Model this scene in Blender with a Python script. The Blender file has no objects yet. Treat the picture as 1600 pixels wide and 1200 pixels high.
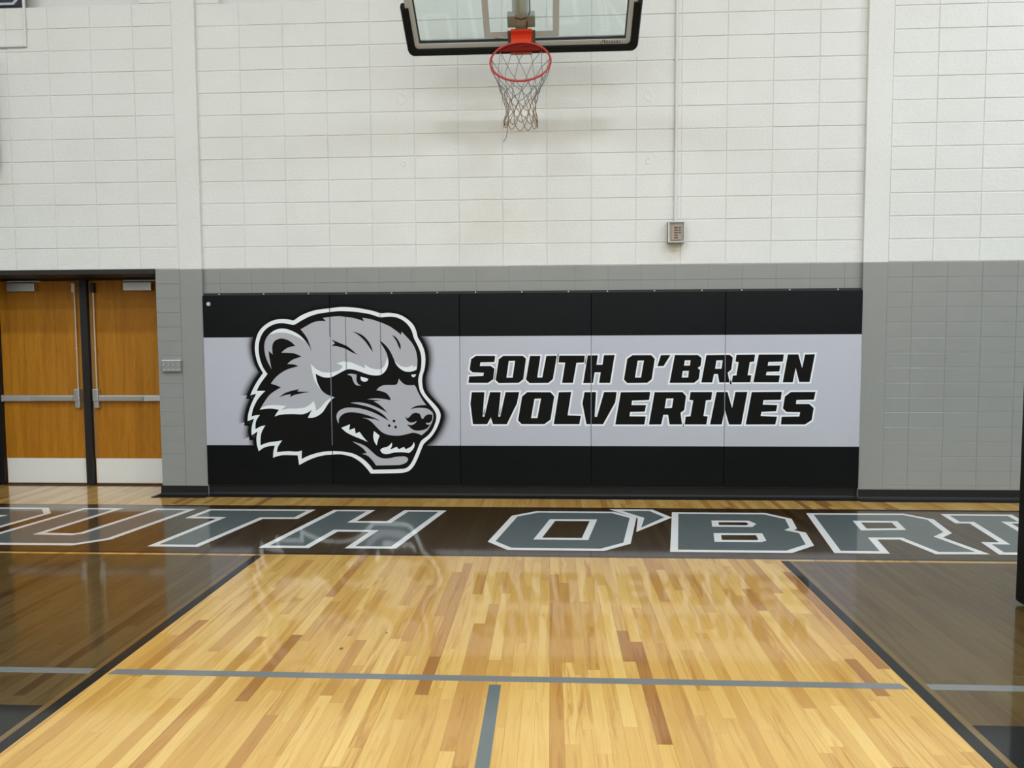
import bpy, bmesh, math, random
from mathutils import Vector, Matrix
from mathutils.geometry import tessellate_polygon

random.seed(7)
I = 0.0254
scene = bpy.context.scene
COL = scene.collection

# ------------------------------------------------------------------ camera
CAM_POS = Vector((0.236, -6.930, 1.509))
CAM_YAW, CAM_PITCH, CAM_ROLL, CAM_F = -0.0522, -0.0628, 0.0051, 1160.0
fwd = Vector((math.sin(CAM_YAW) * math.cos(CAM_PITCH), math.cos(CAM_YAW) * math.cos(CAM_PITCH), math.sin(CAM_PITCH)))
right0 = Vector((math.cos(CAM_YAW), -math.sin(CAM_YAW), 0))
down0 = fwd.cross(right0)
right = right0 * math.cos(CAM_ROLL) + down0 * math.sin(CAM_ROLL)
down = -right0 * math.sin(CAM_ROLL) + down0 * math.cos(CAM_ROLL)
cam_data = bpy.data.cameras.new('camera')
cam_data.sensor_width = 36
cam_data.lens = CAM_F / 1600 * 36
cam_data.clip_start = 0.05
cam = bpy.data.objects.new('camera', cam_data)
COL.objects.link(cam)
R3 = Matrix((right, -down, -fwd)).transposed()
cam.matrix_world = Matrix.Translation(CAM_POS) @ R3.to_4x4()
scene.camera = cam

# ------------------------------------------------------------------ world, exposure
world = bpy.data.worlds.new('gym_world')
world.use_nodes = True
world.node_tree.nodes['Background'].inputs[0].default_value = (0.05, 0.05, 0.055, 1)
scene.world = world
scene.view_settings.view_transform = 'Standard'
scene.view_settings.look = 'None'
scene.view_settings.gamma = 1
scene.view_settings.use_curve_mapping = False
scene.view_settings.exposure = 0.0
LAMP_WATTS = 101.0
LAMP_COLOR = (0.895, 1.0, 1.095)

# ------------------------------------------------------------------ materials
def srgb(r, g, b):
    f = lambda c: (c / 255 / 12.92) if c / 255 <= 0.04045 else ((c / 255 + 0.055) / 1.055) ** 2.4
    return (f(r), f(g), f(b), 1)

class NT:
    """a small wrapper that makes node trees short to write"""
    def __init__(self, name):
        self.m = bpy.data.materials.new(name)
        self.m.use_nodes = True
        self.t = self.m.node_tree
        self.b = self.t.nodes['Principled BSDF']
    def n(self, kind, **kw):
        nd = self.t.nodes.new(kind)
        for k, v in kw.items():
            setattr(nd, k, v)
        return nd
    def link(self, a, b):
        self.t.links.new(a, b)
    def put(self, sock, v):
        if hasattr(v, 'is_linked') or isinstance(v, bpy.types.NodeSocket):
            self.link(v, sock)
        else:
            sock.default_value = v
    def math(self, op, a, b=0.0, c=0.0):
        nd = self.n('ShaderNodeMath', operation=op)
        for i, v in enumerate((a, b, c)):
            self.put(nd.inputs[i], v)
        return nd.outputs[0]
    def mix(self, f, a, b, mode='MIX'):
        nd = self.n('ShaderNodeMix', data_type='RGBA', blend_type=mode)
        self.put(nd.inputs[0], f); self.put(nd.inputs[6], a); self.put(nd.inputs[7], b)
        return nd.outputs[2]
    def ramp(self, f, stops):
        nd = self.n('ShaderNodeValToRGB')
        e = nd.color_ramp.elements
        while len(e) < len(stops):
            e.new(0.5)
        for i, (p, c) in enumerate(stops):
            e[i].position = p; e[i].color = c
        self.put(nd.inputs[0], f)
        return nd.outputs[0]
    def noise(self, vec, scale, detail=3, rough=0.55, dist=0.0):
        nd = self.n('ShaderNodeTexNoise')
        nd.inputs['Scale'].default_value = scale; nd.inputs['Detail'].default_value = detail
        nd.inputs['Roughness'].default_value = rough; nd.inputs['Distortion'].default_value = dist
        self.link(vec, nd.inputs['Vector'])
        return nd.outputs[0]
    def pos(self):
        return self.n('ShaderNodeNewGeometry').outputs['Position']
    def sep(self, v):
        nd = self.n('ShaderNodeSeparateXYZ'); self.link(v, nd.inputs[0])
        return nd.outputs
    def comb(self, x, y, z):
        nd = self.n('ShaderNodeCombineXYZ')
        for i, v in enumerate((x, y, z)):
            self.put(nd.inputs[i], v)
        return nd.outputs[0]
    def bump(self, h, strength, dist=0.002):
        nd = self.n('ShaderNodeBump')
        nd.inputs['Strength'].default_value = strength; nd.inputs['Distance'].default_value = dist
        self.link(h, nd.inputs['Height']); self.link(nd.outputs[0], self.b.inputs['Normal'])
    def inside(self, v, lo, hi):
        return self.math('MULTIPLY', self.math('GREATER_THAN', v, lo), self.math('LESS_THAN', v, hi))

def simple(name, rgb, rough=0.5, metal=0.0, coat=0.0, bump=0.0, bscale=60.0, vary=0.0, spec=0.5):
    """procedural material: base colour with fine noise variation and relief"""
    k = NT(name)
    p = k.n('ShaderNodeTexCoord').outputs['Object']
    c = srgb(*rgb)
    if vary:
        f = k.noise(p, bscale * 0.3, 4)
        k.put(k.b.inputs['Base Color'], k.mix(f, tuple(x * (1 - vary) for x in c[:3]) + (1,), tuple(min(1, x * (1 + vary)) for x in c[:3]) + (1,)))
    else:
        k.b.inputs['Base Color'].default_value = c
    k.b.inputs['Roughness'].default_value = rough
    k.b.inputs['Metallic'].default_value = metal
    k.b.inputs['Specular IOR Level'].default_value = spec
    k.b.inputs['Coat Weight'].default_value = coat
    if bump:
        k.bump(k.noise(p, bscale, 3), bump)
    return k.m

M = {}
WHITE = (224, 225, 220)
GREY = (141, 143, 139)

def paint_wall(name):
    """painted masonry: grey below the paint line, white above, faint stains"""
    k = NT(name)
    p = k.pos(); x, y, z = k.sep(p)
    up = k.math('GREATER_THAN', z, 2.167)
    f = k.noise(p, 1.7, 4)
    white = k.mix(f, srgb(219, 220, 214), srgb(229, 230, 226))
    # drip stain under the alarm and a broad faint yellowish patch, both mixed into the colour
    def blob(cx, cz, rx, rz, amount):
        d = k.math('ADD', k.math('POWER', k.math('DIVIDE', k.math('SUBTRACT', x, cx), rx), 2.0),
                   k.math('POWER', k.math('DIVIDE', k.math('SUBTRACT', z, cz), rz), 2.0))
        m = k.math('MAXIMUM', k.math('SUBTRACT', 1.0, k.math('SQRT', d)), 0.0)
        return k.math('MULTIPLY', k.math('MULTIPLY', m, amount), k.noise(p, 9.0, 3))
    st = k.math('ADD', blob(1.36, 2.30, 0.13, 0.12, 1.1), blob(-0.2, 2.55, 0.75, 0.42, 0.28))
    st = k.math('ADD', st, blob(-5.1, 2.95, 0.35, 0.3, 0.4))
    white = k.mix(st, white, srgb(176, 160, 118))
    k.put(k.b.inputs['Base Color'], k.mix(up, k.mix(f, srgb(137, 139, 135), srgb(145, 147, 143)), white))
    k.put(k.b.inputs['Roughness'], k.mix(up, (0.27,) * 3 + (1,), (0.5,) * 3 + (1,)))
    h = k.math('ADD', k.math('MULTIPLY', k.noise(p, 130.0, 4, 0.65), 0.7), k.math('MULTIPLY', k.noise(p, 42.0, 4, 0.6), 1.3))
    nd = k.n('ShaderNodeBump'); nd.inputs['Distance'].default_value = 0.003
    k.put(nd.inputs['Strength'], k.math('ADD', k.math('MULTIPLY', up, 0.8), 0.10))
    k.link(h, nd.inputs['Height']); k.link(nd.outputs[0], k.b.inputs['Normal'])
    return k.m
M['wall'] = paint_wall('painted_masonry')
M['smooth_wall'] = simple('smooth_white_panel', (216, 217, 213), 0.6, bump=0.05, bscale=40)
M['ceiling'] = simple('ceiling_paint', (222, 222, 218), 0.8, bump=0.05, bscale=20)

def floor_mat():
    """maple strip flooring with a gloss finish; parts of the court carry a dark stain"""
    k = NT('maple_floor')
    p = k.pos(); x, y, z = k.sep(p)
    at = k.n('ShaderNodeAttribute', attribute_name='tint')
    r, g, b = k.n('ShaderNodeSeparateColor').outputs[:3]
    sc = r.node; k.link(at.outputs['Color'], sc.inputs[0])
    off = k.math('MULTIPLY', g, 57.0)
    gv = k.comb(k.math('ADD', k.math('MULTIPLY', x, 26.0), off), k.math('ADD', k.math('MULTIPLY', y, 1.3), k.math('MULTIPLY', b, 31.0)), 0.0)
    grain = k.noise(gv, 1.0, 5, 0.6, 1.3)
    fv = k.comb(k.math('ADD', k.math('MULTIPLY', x, 240.0), off), k.math('MULTIPLY', y, 7.0), 0.0)
    fine = k.noise(fv, 1.0, 2, 0.5)
    base = k.ramp(r, [(0.0, srgb(164, 112, 48)), (0.12, srgb(185, 131, 58)), (0.30, srgb(202, 153, 72)), (0.62, srgb(215, 169, 85)), (1.0, srgb(231, 191, 109))])
    streak = k.ramp(grain, [(0.0, (1, 1, 1, 1)), (0.50, (1, 1, 1, 1)), (0.58, (0.84, 0.73, 0.58, 1)), (0.70, (0.62, 0.47, 0.32, 1)), (1.0, (0.5, 0.36, 0.24, 1))])
    amt = k.math('ADD', 0.3, k.math('MULTIPLY', b, 0.7))
    nat = k.mix(amt, base, k.mix(1.0, base, streak, 'MULTIPLY'))
    nat = k.mix(0.16, nat, k.mix(1.0, nat, k.ramp(fine, [(0.3, (0.6, 0.55, 0.5, 1)), (0.7, (1.2, 1.2, 1.2, 1))]), 'MULTIPLY'))
    vo = k.n('ShaderNodeTexVoronoi'); vo.inputs['Scale'].default_value = 3.2
    k.link(k.comb(k.math('MULTIPLY', x, 1.6), y, 0.0), vo.inputs['Vector'])
    vr = k.n('ShaderNodeSeparateColor'); k.link(vo.outputs['Color'], vr.inputs[0])
    knot = k.math('MULTIPLY', k.math('LESS_THAN', vo.outputs['Distance'], k.math('MULTIPLY', vr.outputs[1], 0.05)), k.math('GREATER_THAN', vr.outputs[0], 0.72))
    nat = k.mix(k.math('MULTIPLY', knot, 0.8), nat, srgb(92, 54, 24))
    # stained areas of the court (band at the end of the court, apron beside the lane)
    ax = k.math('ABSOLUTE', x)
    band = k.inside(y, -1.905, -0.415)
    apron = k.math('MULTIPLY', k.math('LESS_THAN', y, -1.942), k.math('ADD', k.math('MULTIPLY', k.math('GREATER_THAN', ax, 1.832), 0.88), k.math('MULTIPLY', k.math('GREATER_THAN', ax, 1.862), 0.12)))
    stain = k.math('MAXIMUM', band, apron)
    tone = k.mix(band, (0.150, 0.150, 0.155, 1), (0.080, 0.076, 0.070, 1))   # one stain; apron lighter, band darker to paint in what each reflects
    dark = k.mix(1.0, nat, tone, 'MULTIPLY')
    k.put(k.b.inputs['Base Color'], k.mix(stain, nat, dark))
    k.b.inputs['Roughness'].default_value = 0.34
    k.b.inputs['Specular IOR Level'].default_value = 0.3
    k.b.inputs['Coat Weight'].default_value = 1.0
    k.b.inputs['Coat IOR'].default_value = 1.5
    w = k.noise(k.comb(k.math('MULTIPLY', x, 30.0), k.math('MULTIPLY', y, 3.0), 0.0), 1.0, 2)
    k.put(k.b.inputs['Coat Roughness'], k.math('ADD', 0.045, k.math('MULTIPLY', k.noise(p, 1.2, 3), 0.05)))
    nd = k.n('ShaderNodeBump'); nd.inputs['Strength'].default_value = 0.05; nd.inputs['Distance'].default_value = 0.001
    k.link(w, nd.inputs['Height']); k.link(nd.outputs[0], k.b.inputs['Coat Normal'])
    return k.m
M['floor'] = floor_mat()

def floor_paint(name, rgb, coat=1.0):
    k = NT(name)
    p = k.pos(); c = srgb(*rgb)
    f = k.noise(p, 6.0, 4)
    k.put(k.b.inputs['Base Color'], k.mix(f, tuple(v * 0.9 for v in c[:3]) + (1,), tuple(min(1, v * 1.1) for v in c[:3]) + (1,)))
    k.b.inputs['Roughness'].default_value = 0.4
    k.b.inputs['Coat Weight'].default_value = coat
    k.b.inputs['Specular IOR Level'].default_value = 0.3
    k.b.inputs['Coat Roughness'].default_value = 0.07
    return k.m
M['paint_black'] = floor_paint('black_court_paint', (14, 15, 16), 0.55)
M['paint_border'] = floor_paint('dark_border_paint', (34, 24, 20))
M['paint_white'] = floor_paint('white_court_paint', (250, 251, 247))
M['paint_slate'] = floor_paint('slate_court_paint', (98, 108, 108))
M['paint_line'] = floor_paint('grey_court_paint', (120, 124, 122))

def pad_mat():
    """vinyl wall pad printed black with a broad light grey stripe"""
    k = NT('pad_vinyl')
    p = k.pos(); x, y, z = k.sep(p)
    s = k.inside(z, 0.497, 1.521)
    k.put(k.b.inputs['Base Color'], k.mix(s, srgb(17, 20, 21), srgb(185, 187, 196)))
    k.b.inputs['Roughness'].default_value = 0.42
    k.b.inputs['Specular IOR Level'].default_value = 0.09
    k.bump(k.noise(p, 420.0, 2), 0.12, 0.0006)
    return k.m
M['pad'] = pad_mat()
M['print_black'] = simple('black_print', (18, 18, 17), 0.5, spec=0.09, bump=0.05, bscale=300)
M['print_white'] = simple('white_print', (230, 235, 237), 0.42, spec=0.3, bump=0.05, bscale=300)
M['print_grey'] = simple('grey_print', (176, 177, 183), 0.42, spec=0.3, bump=0.05, bscale=300)

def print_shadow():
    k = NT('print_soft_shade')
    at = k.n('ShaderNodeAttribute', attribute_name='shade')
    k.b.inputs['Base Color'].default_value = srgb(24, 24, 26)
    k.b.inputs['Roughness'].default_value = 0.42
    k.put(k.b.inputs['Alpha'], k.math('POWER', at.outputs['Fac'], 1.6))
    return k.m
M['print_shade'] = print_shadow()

def door_wood():
    k = NT('oak_veneer')
    p = k.pos(); x, y, z = k.sep(p)
    v = k.comb(k.math('MULTIPLY', x, 16.0), 0.0, k.math('MULTIPLY', z, 0.9))
    gr = k.noise(v, 1.0, 4, 0.6, 0.8)
    v2 = k.comb(k.math('MULTIPLY', x, 190.0), 0.0, k.math('MULTIPLY', z, 9.0))
    fi = k.noise(v2, 1.0, 2)
    c = k.ramp(gr, [(0.25, srgb(154, 100, 24)), (0.5, srgb(174, 115, 28)), (0.75, srgb(188, 128, 36))])
    c = k.mix(0.35, c, k.mix(1.0, c, k.ramp(fi, [(0.35, (0.62, 0.55, 0.5, 1)), (0.65, (1.15, 1.15, 1.1, 1))]), 'MULTIPLY'))
    k.put(k.b.inputs['Base Color'], c)
    k.b.inputs['Roughness'].default_value = 0.45
    k.b.inputs['Specular IOR Level'].default_value = 0.25
    return k.m
M['door_wood'] = door_wood()
M['black_frame'] = simple('black_frame_paint', (24, 22, 21), 0.45)
M['steel'] = simple('satin_steel', (196, 197, 196), 0.38, 0.85, bump=0.03, bscale=200)
M['bar'] = simple('aluminium_bar', (202, 203, 202), 0.42, 0.6, bump=0.02, bscale=200)
M['bar_pad'] = simple('push_pad_grey', (160, 158, 152), 0.5, 0.3)
M['kick'] = simple('brushed_kick_plate', (226, 227, 222), 0.45, 0.0, bump=0.05, bscale=150, vary=0.03)
M['rubber'] = simple('black_rubber_base', (20, 20, 21), 0.5, spec=0.3, bump=0.06, bscale=80)
M['rod'] = simple('tan_rod', (206, 186, 160), 0.4, 0.4)
M['plate_grey'] = simple('grey_cover_plate', (138, 140, 137), 0.35)
M['toggle'] = simple('pale_toggle', (176, 177, 172), 0.4)
M['white_part'] = simple('white_paint_part', (218, 219, 214), 0.5, bump=0.03, bscale=120)
M['alarm_body'] = simple('alarm_housing', (238, 238, 234), 0.45)
M['alarm_red'] = simple('alarm_red_face', (228, 196, 188), 0.4)
M['alarm_slot'] = simple('alarm_dark_slot', (58, 22, 24), 0.5)
M['sign_navy'] = simple('navy_sign_face', (16, 19, 34), 0.4)
M['sign_border'] = simple('sign_pale_border', (176, 186, 200), 0.4)
M['black_box'] = simple('black_cabinet', (24, 24, 30), 0.4, bump=0.03, bscale=60)
M['post_pad'] = simple('black_vinyl_post_pad', (12, 12, 13), 0.5, spec=0.25, bump=0.05, bscale=200)
M['orange'] = simple('orange_rim_paint', (222, 66, 34), 0.38, vary=0.06)
M['rim_red'] = simple('red_rim_paint', (176, 58, 50), 0.4, vary=0.05)
M['frame_grey'] = simple('grey_board_frame', (200, 207, 209), 0.45)
M['target_grey'] = simple('printed_target_grey', (200, 205, 206), 0.5)
M['edge_pad'] = simple('black_edge_pad', (15, 16, 16), 0.55, spec=0.25, bump=0.04, bscale=120)
M['gasket'] = simple('dark_glazing_gasket', (62, 68, 72), 0.5)
M['mast'] = simple('white_mast_paint', (236, 240, 240), 0.42)
M['bracket_grey'] = simple('grey_bracket', (206, 212, 214), 0.45)
M['wire'] = simple('dark_cable', (52, 52, 50), 0.5)
M['logo_grey'] = simple('grey_mark', (112, 112, 106), 0.5)
M['housing'] = simple('lamp_housing', (206, 206, 204), 0.4, 0.4)

def net_mat():
    k = NT('net_cord')
    x, y, z = k.sep(k.pos())
    f = k.math('DIVIDE', k.math('SUBTRACT', z, 3.15), 0.4)
    c = k.ramp(f, [(0.0, srgb(124, 112, 92)), (0.35, srgb(136, 116, 88)), (0.6, srgb(122, 122, 118)), (1.0, srgb(132, 136, 138))])
    k.put(k.b.inputs['Base Color'], c)
    k.b.inputs['Roughness'].default_value = 0.85
    return k.m
M['net'] = net_mat()

def glass_mat(name, tint, reflect=1.45):
    """clear sheet: see-through with a Fresnel reflection"""
    k = NT(name)
    out = k.t.nodes['Material Output']
    tr = k.n('ShaderNodeBsdfTransparent'); tr.inputs[0].default_value = tint
    gl = k.n('ShaderNodeBsdfGlossy'); gl.inputs['Roughness'].default_value = 0.03
    fr = k.n('ShaderNodeFresnel'); fr.inputs[0].default_value = reflect
    mx = k.n('ShaderNodeMixShader')
    k.link(fr.outputs[0], mx.inputs[0]); k.link(tr.outputs[0], mx.inputs[1]); k.link(gl.outputs[0], mx.inputs[2])
    k.link(mx.outputs[0], out.inputs[0])
    k.t.nodes.remove(k.b)
    return k.m
M['glass'] = glass_mat('board_glass', (0.945, 0.985, 0.975, 1))
M['clear_cover'] = glass_mat('clear_cover_plastic', (0.96, 0.97, 0.955, 1))

def lamp_glow():
    k = NT('lamp_diffuser')
    k.b.inputs['Base Color'].default_value = (0.8, 0.8, 0.8, 1)
    k.b.inputs['Emission Color'].default_value = LAMP_COLOR + (1,)
    k.b.inputs['Emission Strength'].default_value = 6.0
    return k.m
M['glow'] = lamp_glow()

# ------------------------------------------------------------------ mesh helpers
ORG = {}
def tag(o, label=None, category=None, group=None, kind=None):
    if label: o['label'] = label
    if category: o['category'] = category
    if group: o['group'] = group
    if kind: o['kind'] = kind
    return o

def thing(name, label, category, loc, group=None):
    o = bpy.data.objects.new(name, None)
    o.empty_display_size = 0.1
    COL.objects.link(o)
    o.location = loc
    ORG[o.name] = Vector(loc)
    return tag(o, label, category, group)

class MB:
    """collects shapes in world coordinates and links them as one mesh object"""
    def __init__(self):
        self.v = []; self.f = []; self.mi = []
        self.T = None
    def add(self, vs, fs, mi=0):
        o = len(self.v)
        for p in vs:
            p = Vector(p)
            self.v.append(self.T @ p if self.T else p)
        for f in fs:
            self.f.append([i + o for i in f]); self.mi.append(mi)
        return self
    def box(self, x0, y0, z0, x1, y1, z1, mi=0):
        vs = [(x, y, z) for z in (z0, z1) for y in (y0, y1) for x in (x0, x1)]
        return self.add(vs, [(0, 2, 3, 1), (4, 5, 7, 6), (0, 1, 5, 4), (2, 6, 7, 3), (0, 4, 6, 2), (1, 3, 7, 5)], mi)
    def bbox(self, x0, y0, z0, x1, y1, z1, w=0.004, seg=1, mi=0):
        bm = bmesh.new()
        bmesh.ops.create_cube(bm, size=1)
        for v in bm.verts:
            v.co = Vector(((x0 + x1) / 2 + v.co.x * (x1 - x0), (y0 + y1) / 2 + v.co.y * (y1 - y0), (z0 + z1) / 2 + v.co.z * (z1 - z0)))
        bmesh.ops.bevel(bm, geom=bm.edges[:], offset=w, segments=seg, profile=0.5, affect='EDGES', clamp_overlap=True)
        bm.verts.index_update()
        self.add([v.co.copy() for v in bm.verts], [[v.index for v in f.verts] for f in bm.faces], mi)
        bm.free()
        return self
    def cyl(self, p0, p1, r0, r1=None, n=16, mi=0, caps=True):
        r1 = r0 if r1 is None else r1
        p0 = Vector(p0); p1 = Vector(p1)
        d = (p1 - p0).normalized()
        a = d.orthogonal().normalized(); b = d.cross(a)
        vs = []
        for p, r in ((p0, r0), (p1, r1)):
            for i in range(n):
                t = 2 * math.pi * i / n
                vs.append(p + (a * math.cos(t) + b * math.sin(t)) * r)
        fs = [(i, (i + 1) % n, n + (i + 1) % n, n + i) for i in range(n)]
        if caps:
            fs += [tuple(range(n))[::-1], tuple(range(n, 2 * n))]
        return self.add(vs, fs, mi)
    def tube(self, path, r, n=8, closed=False, mi=0):
        path = [Vector(p) for p in path]
        m = len(path); vs = []; fs = []
        a = None
        for i in range(m):
            if closed:
                d = (path[(i + 1) % m] - path[i - 1]).normalized()
            else:
                d = (path[min(i + 1, m - 1)] - path[max(i - 1, 0)]).normalized()
            a = d.orthogonal().normalized() if a is None else (a - d * a.dot(d)).normalized()
            b = d.cross(a)
            for j in range(n):
                t = 2 * math.pi * j / n
                vs.append(path[i] + (a * math.cos(t) + b * math.sin(t)) * r)
        for i in range(m if closed else m - 1):
            k = (i + 1) % m
            for j in range(n):
                q = (j + 1) % n
                fs.append((i * n + j, i * n + q, k * n + q, k * n + j))
        if not closed:
            fs += [tuple(range(n))[::-1], tuple(range((m - 1) * n, m * n))]
        return self.add(vs, fs, mi)
    def prism(self, prof, axis, a0, a1, mi=0):
        """extrude a 2D profile along an axis ('x','y','z')"""
        def P(u, w, t):
            return {'x': (t, u, w), 'y': (u, t, w), 'z': (u, w, t)}[axis]
        n = len(prof)
        vs = [P(u, w, a0) for u, w in prof] + [P(u, w, a1) for u, w in prof]
        fs = [(i, (i + 1) % n, n + (i + 1) % n, n + i) for i in range(n)] + [tuple(range(n))[::-1], tuple(range(n, 2 * n))]
        return self.add(vs, fs, mi)
    def build(self, name, mat, parent=None, smooth=False, kind=None, origin=None):
        me = bpy.data.meshes.new(name)
        o = origin if origin is not None else (ORG[parent.name] if parent else Vector((0, 0, 0)))
        o = Vector(o)
        me.from_pydata([tuple(p - o) for p in self.v], [], self.f)
        for m_ in (mat if isinstance(mat, (list, tuple)) else [mat]):
            me.materials.append(m_)
        if any(self.mi):
            me.polygons.foreach_set('material_index', self.mi)
        bm = bmesh.new(); bm.from_mesh(me)
        bmesh.ops.recalc_face_normals(bm, faces=bm.faces[:])
        bm.to_mesh(me); bm.free()
        if smooth:
            me.polygons.foreach_set('use_smooth', [True] * len(me.polygons))
            try:
                me.set_sharp_from_angle(angle=math.radians(40))
            except Exception:
                pass
        ob = bpy.data.objects.new(name, me)
        COL.objects.link(ob)
        if parent:
            ob.parent = parent
            if origin is not None:
                ob.location = o - ORG[parent.name]
        elif origin is not None:
            ob.location = o
        ORG[ob.name] = o
        if kind: ob['kind'] = kind
        return ob

def area2(p):
    return sum(p[i][0] * p[(i + 1) % len(p)][1] - p[(i + 1) % len(p)][0] * p[i][1] for i in range(len(p)))

def offset(poly, w, limit=2.6):
    """grow a closed 2D polygon by w (mitred corners)"""
    s = 1 if area2(poly) > 0 else -1
    n = len(poly); out = []
    for i in range(n):
        p0, p1, p2 = Vector(poly[i - 1]), Vector(poly[i]), Vector(poly[(i + 1) % n])
        d1 = (p1 - p0).normalized(); d2 = (p2 - p1).normalized()
        n1 = Vector((d1.y, -d1.x)) * s; n2 = Vector((d2.y, -d2.x)) * s
        b = n1 + n2
        if b.length < 1e-6:
            b = n1
        b.normalize()
        k = min(1 / max(b.dot(n1), 0.05), limit)
        q = p1 + b * (w * k)
        out.append((q.x, q.y))
    return out

def smooth_loop(poly, corner=48, sub=3):
    """Catmull-Rom through a loop, keeping sharp corners sharp"""
    n = len(poly); P = [Vector(p) for p in poly]
    sharp = []
    for i in range(n):
        d1 = (P[i] - P[i - 1]); d2 = (P[(i + 1) % n] - P[i])
        sharp.append(d1.length < 1e-9 or d2.length < 1e-9 or d1.angle(d2) > math.radians(corner))
    out = []
    for i in range(n):
        j = (i + 1) % n
        a, b = P[i], P[j]
        ta = (b - a) * 0.5 if sharp[i] else (b - P[i - 1]) * 0.5
        tb = (b - a) * 0.5 if sharp[j] else (P[(j + 1) % n] - a) * 0.5
        L = (b - a).length
        ta = ta.normalized() * min(ta.length, L) if ta.length else ta
        tb = tb.normalized() * min(tb.length, L) if tb.length else tb
        for s in range(sub):
            t = s / sub
            h = (2 * t**3 - 3 * t**2 + 1, t**3 - 2 * t**2 + t, -2 * t**3 + 3 * t**2, t**3 - t**2)
            q = a * h[0] + ta * h[1] + b * h[2] + tb * h[3]
            out.append((q.x, q.y))
    return out

def fill(loops):
    """triangulate an outer loop with holes; returns flat 2D points and triangles"""
    pts = [p for l in loops for p in l]
    tris = tessellate_polygon([[Vector((p[0], p[1], 0)) for p in l] for l in loops])
    return pts, [tuple(t) for t in tris]
LETTERS = [
    ('S', [(-457,1339),(-278,1338),(-286,1281),(-416,1278),(-422,1244),(-320,1244),(-286,1218),(-298,1121),(-347,1087),(-530,1088),(-522,1147),(-391,1151),(-385,1181),(-492,1185),(-518,1211),(-503,1308)], []),
    ('O', [(-203,1338),(-21,1337),(8,1310),(-19,1120),(-60,1087),(-246,1085),(-276,1113),(-245,1307)], [[(-152,1290),(-94,1291),(-117,1135),(-175,1135)]]),
    ('U', [(45,1337),(142,1336),(111,1135),(158,1135),(196,1336),(293,1338),(256,1120),(215,1086),(41,1084),(7,1116)], []),
    ('T', [(315,1338),(551,1337),(544,1274),(474,1271),(441,1086),(341,1086),(370,1273),(308,1275)], []),
    ('H', [(577,1339),(670,1339),(658,1252),(713,1252),(726,1340),(824,1341),(783,1085),(682,1085),(697,1182),(641,1182),(626,1084),(536,1084)], []),
    ('O', [(987,1339),(1158,1339),(1191,1305),(1164,1118),(1124,1085),(941,1083),(910,1115),(940,1306)], [[(1035,1289),(1092,1291),(1066,1133),(1011,1133)]]),
    ("'", [(1246,1338),(1333,1339),(1272,1239),(1215,1238)], []),
    ('B', [(1373,1339),(1583,1338),(1615,1311),(1608,1240),(1581,1220),(1603,1201),(1591,1117),(1550,1084),(1328,1084)], [[(1464,1290),(1516,1291),(1510,1243),(1457,1242)],[(1446,1193),(1501,1194),(1495,1133),(1437,1132)]]),
    ('R', [(1659,1337),(1869,1339),(1898,1314),(1885,1204),(1853,1176),(1872,1087),(1778,1087),(1764,1164),(1729,1164),(1714,1087),(1615,1087)], [[(1750,1289),(1806,1290),(1797,1213),(1739,1212)]]),
    ('I', [(1930,1339),(2097,1341),(2089,1277),(2051,1273),(2033,1152),(2066,1152),(2058,1088),(1890,1087),(1899,1149),(1932,1151),(1950,1273),(1922,1277)], []),
    ('E', [(2130,1341),(2355,1341),(2347,1276),(2218,1274),(2212,1240),(2326,1241),(2317,1186),(2204,1183),(2197,1152),(2323,1150),(2313,1087),(2085,1088)], []),
    ('N', [(2391,1341),(2484,1341),(2520,1217),(2544,1340),(2632,1342),(2589,1089),(2497,1089),(2463,1217),(2439,1087),(2349,1087)], []),
    ('W', [(-499,1000),(-381,1000),(-400,771),(-383,771),(-329,1000),(-229,1000),(-253,771),(-235,771),(-183,1000),(-56,1001),(-79,893),(-174,700),(-303,700),(-323,763),(-358,700),(-491,700),(-513,893)], []),
    ('O', [(18,1000),(233,999),(269,960),(233,743),(177,701),(-35,701),(-69,736),(-30,960)], [[(85,938),(146,940),(112,758),(53,758)]]),
    ('L', [(311,999),(426,1001),(392,783),(515,779),(501,701),(263,701)], []),
    ('V', [(548,999),(654,1000),(642,770),(664,770),(728,1000),(844,1000),(831,904),(720,701),(566,701),(529,896)], []),
    ('E', [(882,998),(1152,1000),(1141,926),(985,920),(981,879),(1114,879),(1102,818),(968,815),(963,775),(1111,774),(1100,699),(832,699)], []),
    ('R', [(1191,998),(1445,999),(1478,962),(1463,833),(1429,807),(1444,700),(1330,700),(1316,789),(1273,789),(1254,700),(1141,699)], [[(1298,939),(1364,940),(1350,852),(1284,849)]]),
    ('I', [(1519,999),(1715,999),(1706,927),(1659,922),(1638,778),(1677,774),(1665,700),(1468,700),(1476,772),(1520,776),(1544,922),(1509,927)], []),
    ('N', [(1754,999),(1853,999),(1897,852),(1925,999),(2033,1000),(1982,700),(1871,700),(1832,833),(1804,700),(1699,700)], []),
    ('E', [(2072,998),(2343,1000),(2334,926),(2179,924),(2173,883),(2304,879),(2294,822),(2163,816),(2156,778),(2304,772),(2289,701),(2022,700)], []),
    ('S', [(2424,998),(2644,999),(2631,928),(2475,925),(2472,888),(2591,888),(2631,851),(2615,741),(2558,701),(2339,701),(2345,771),(2503,774),(2510,813),(2388,815),(2355,848),(2371,958)], []),
]
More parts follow.
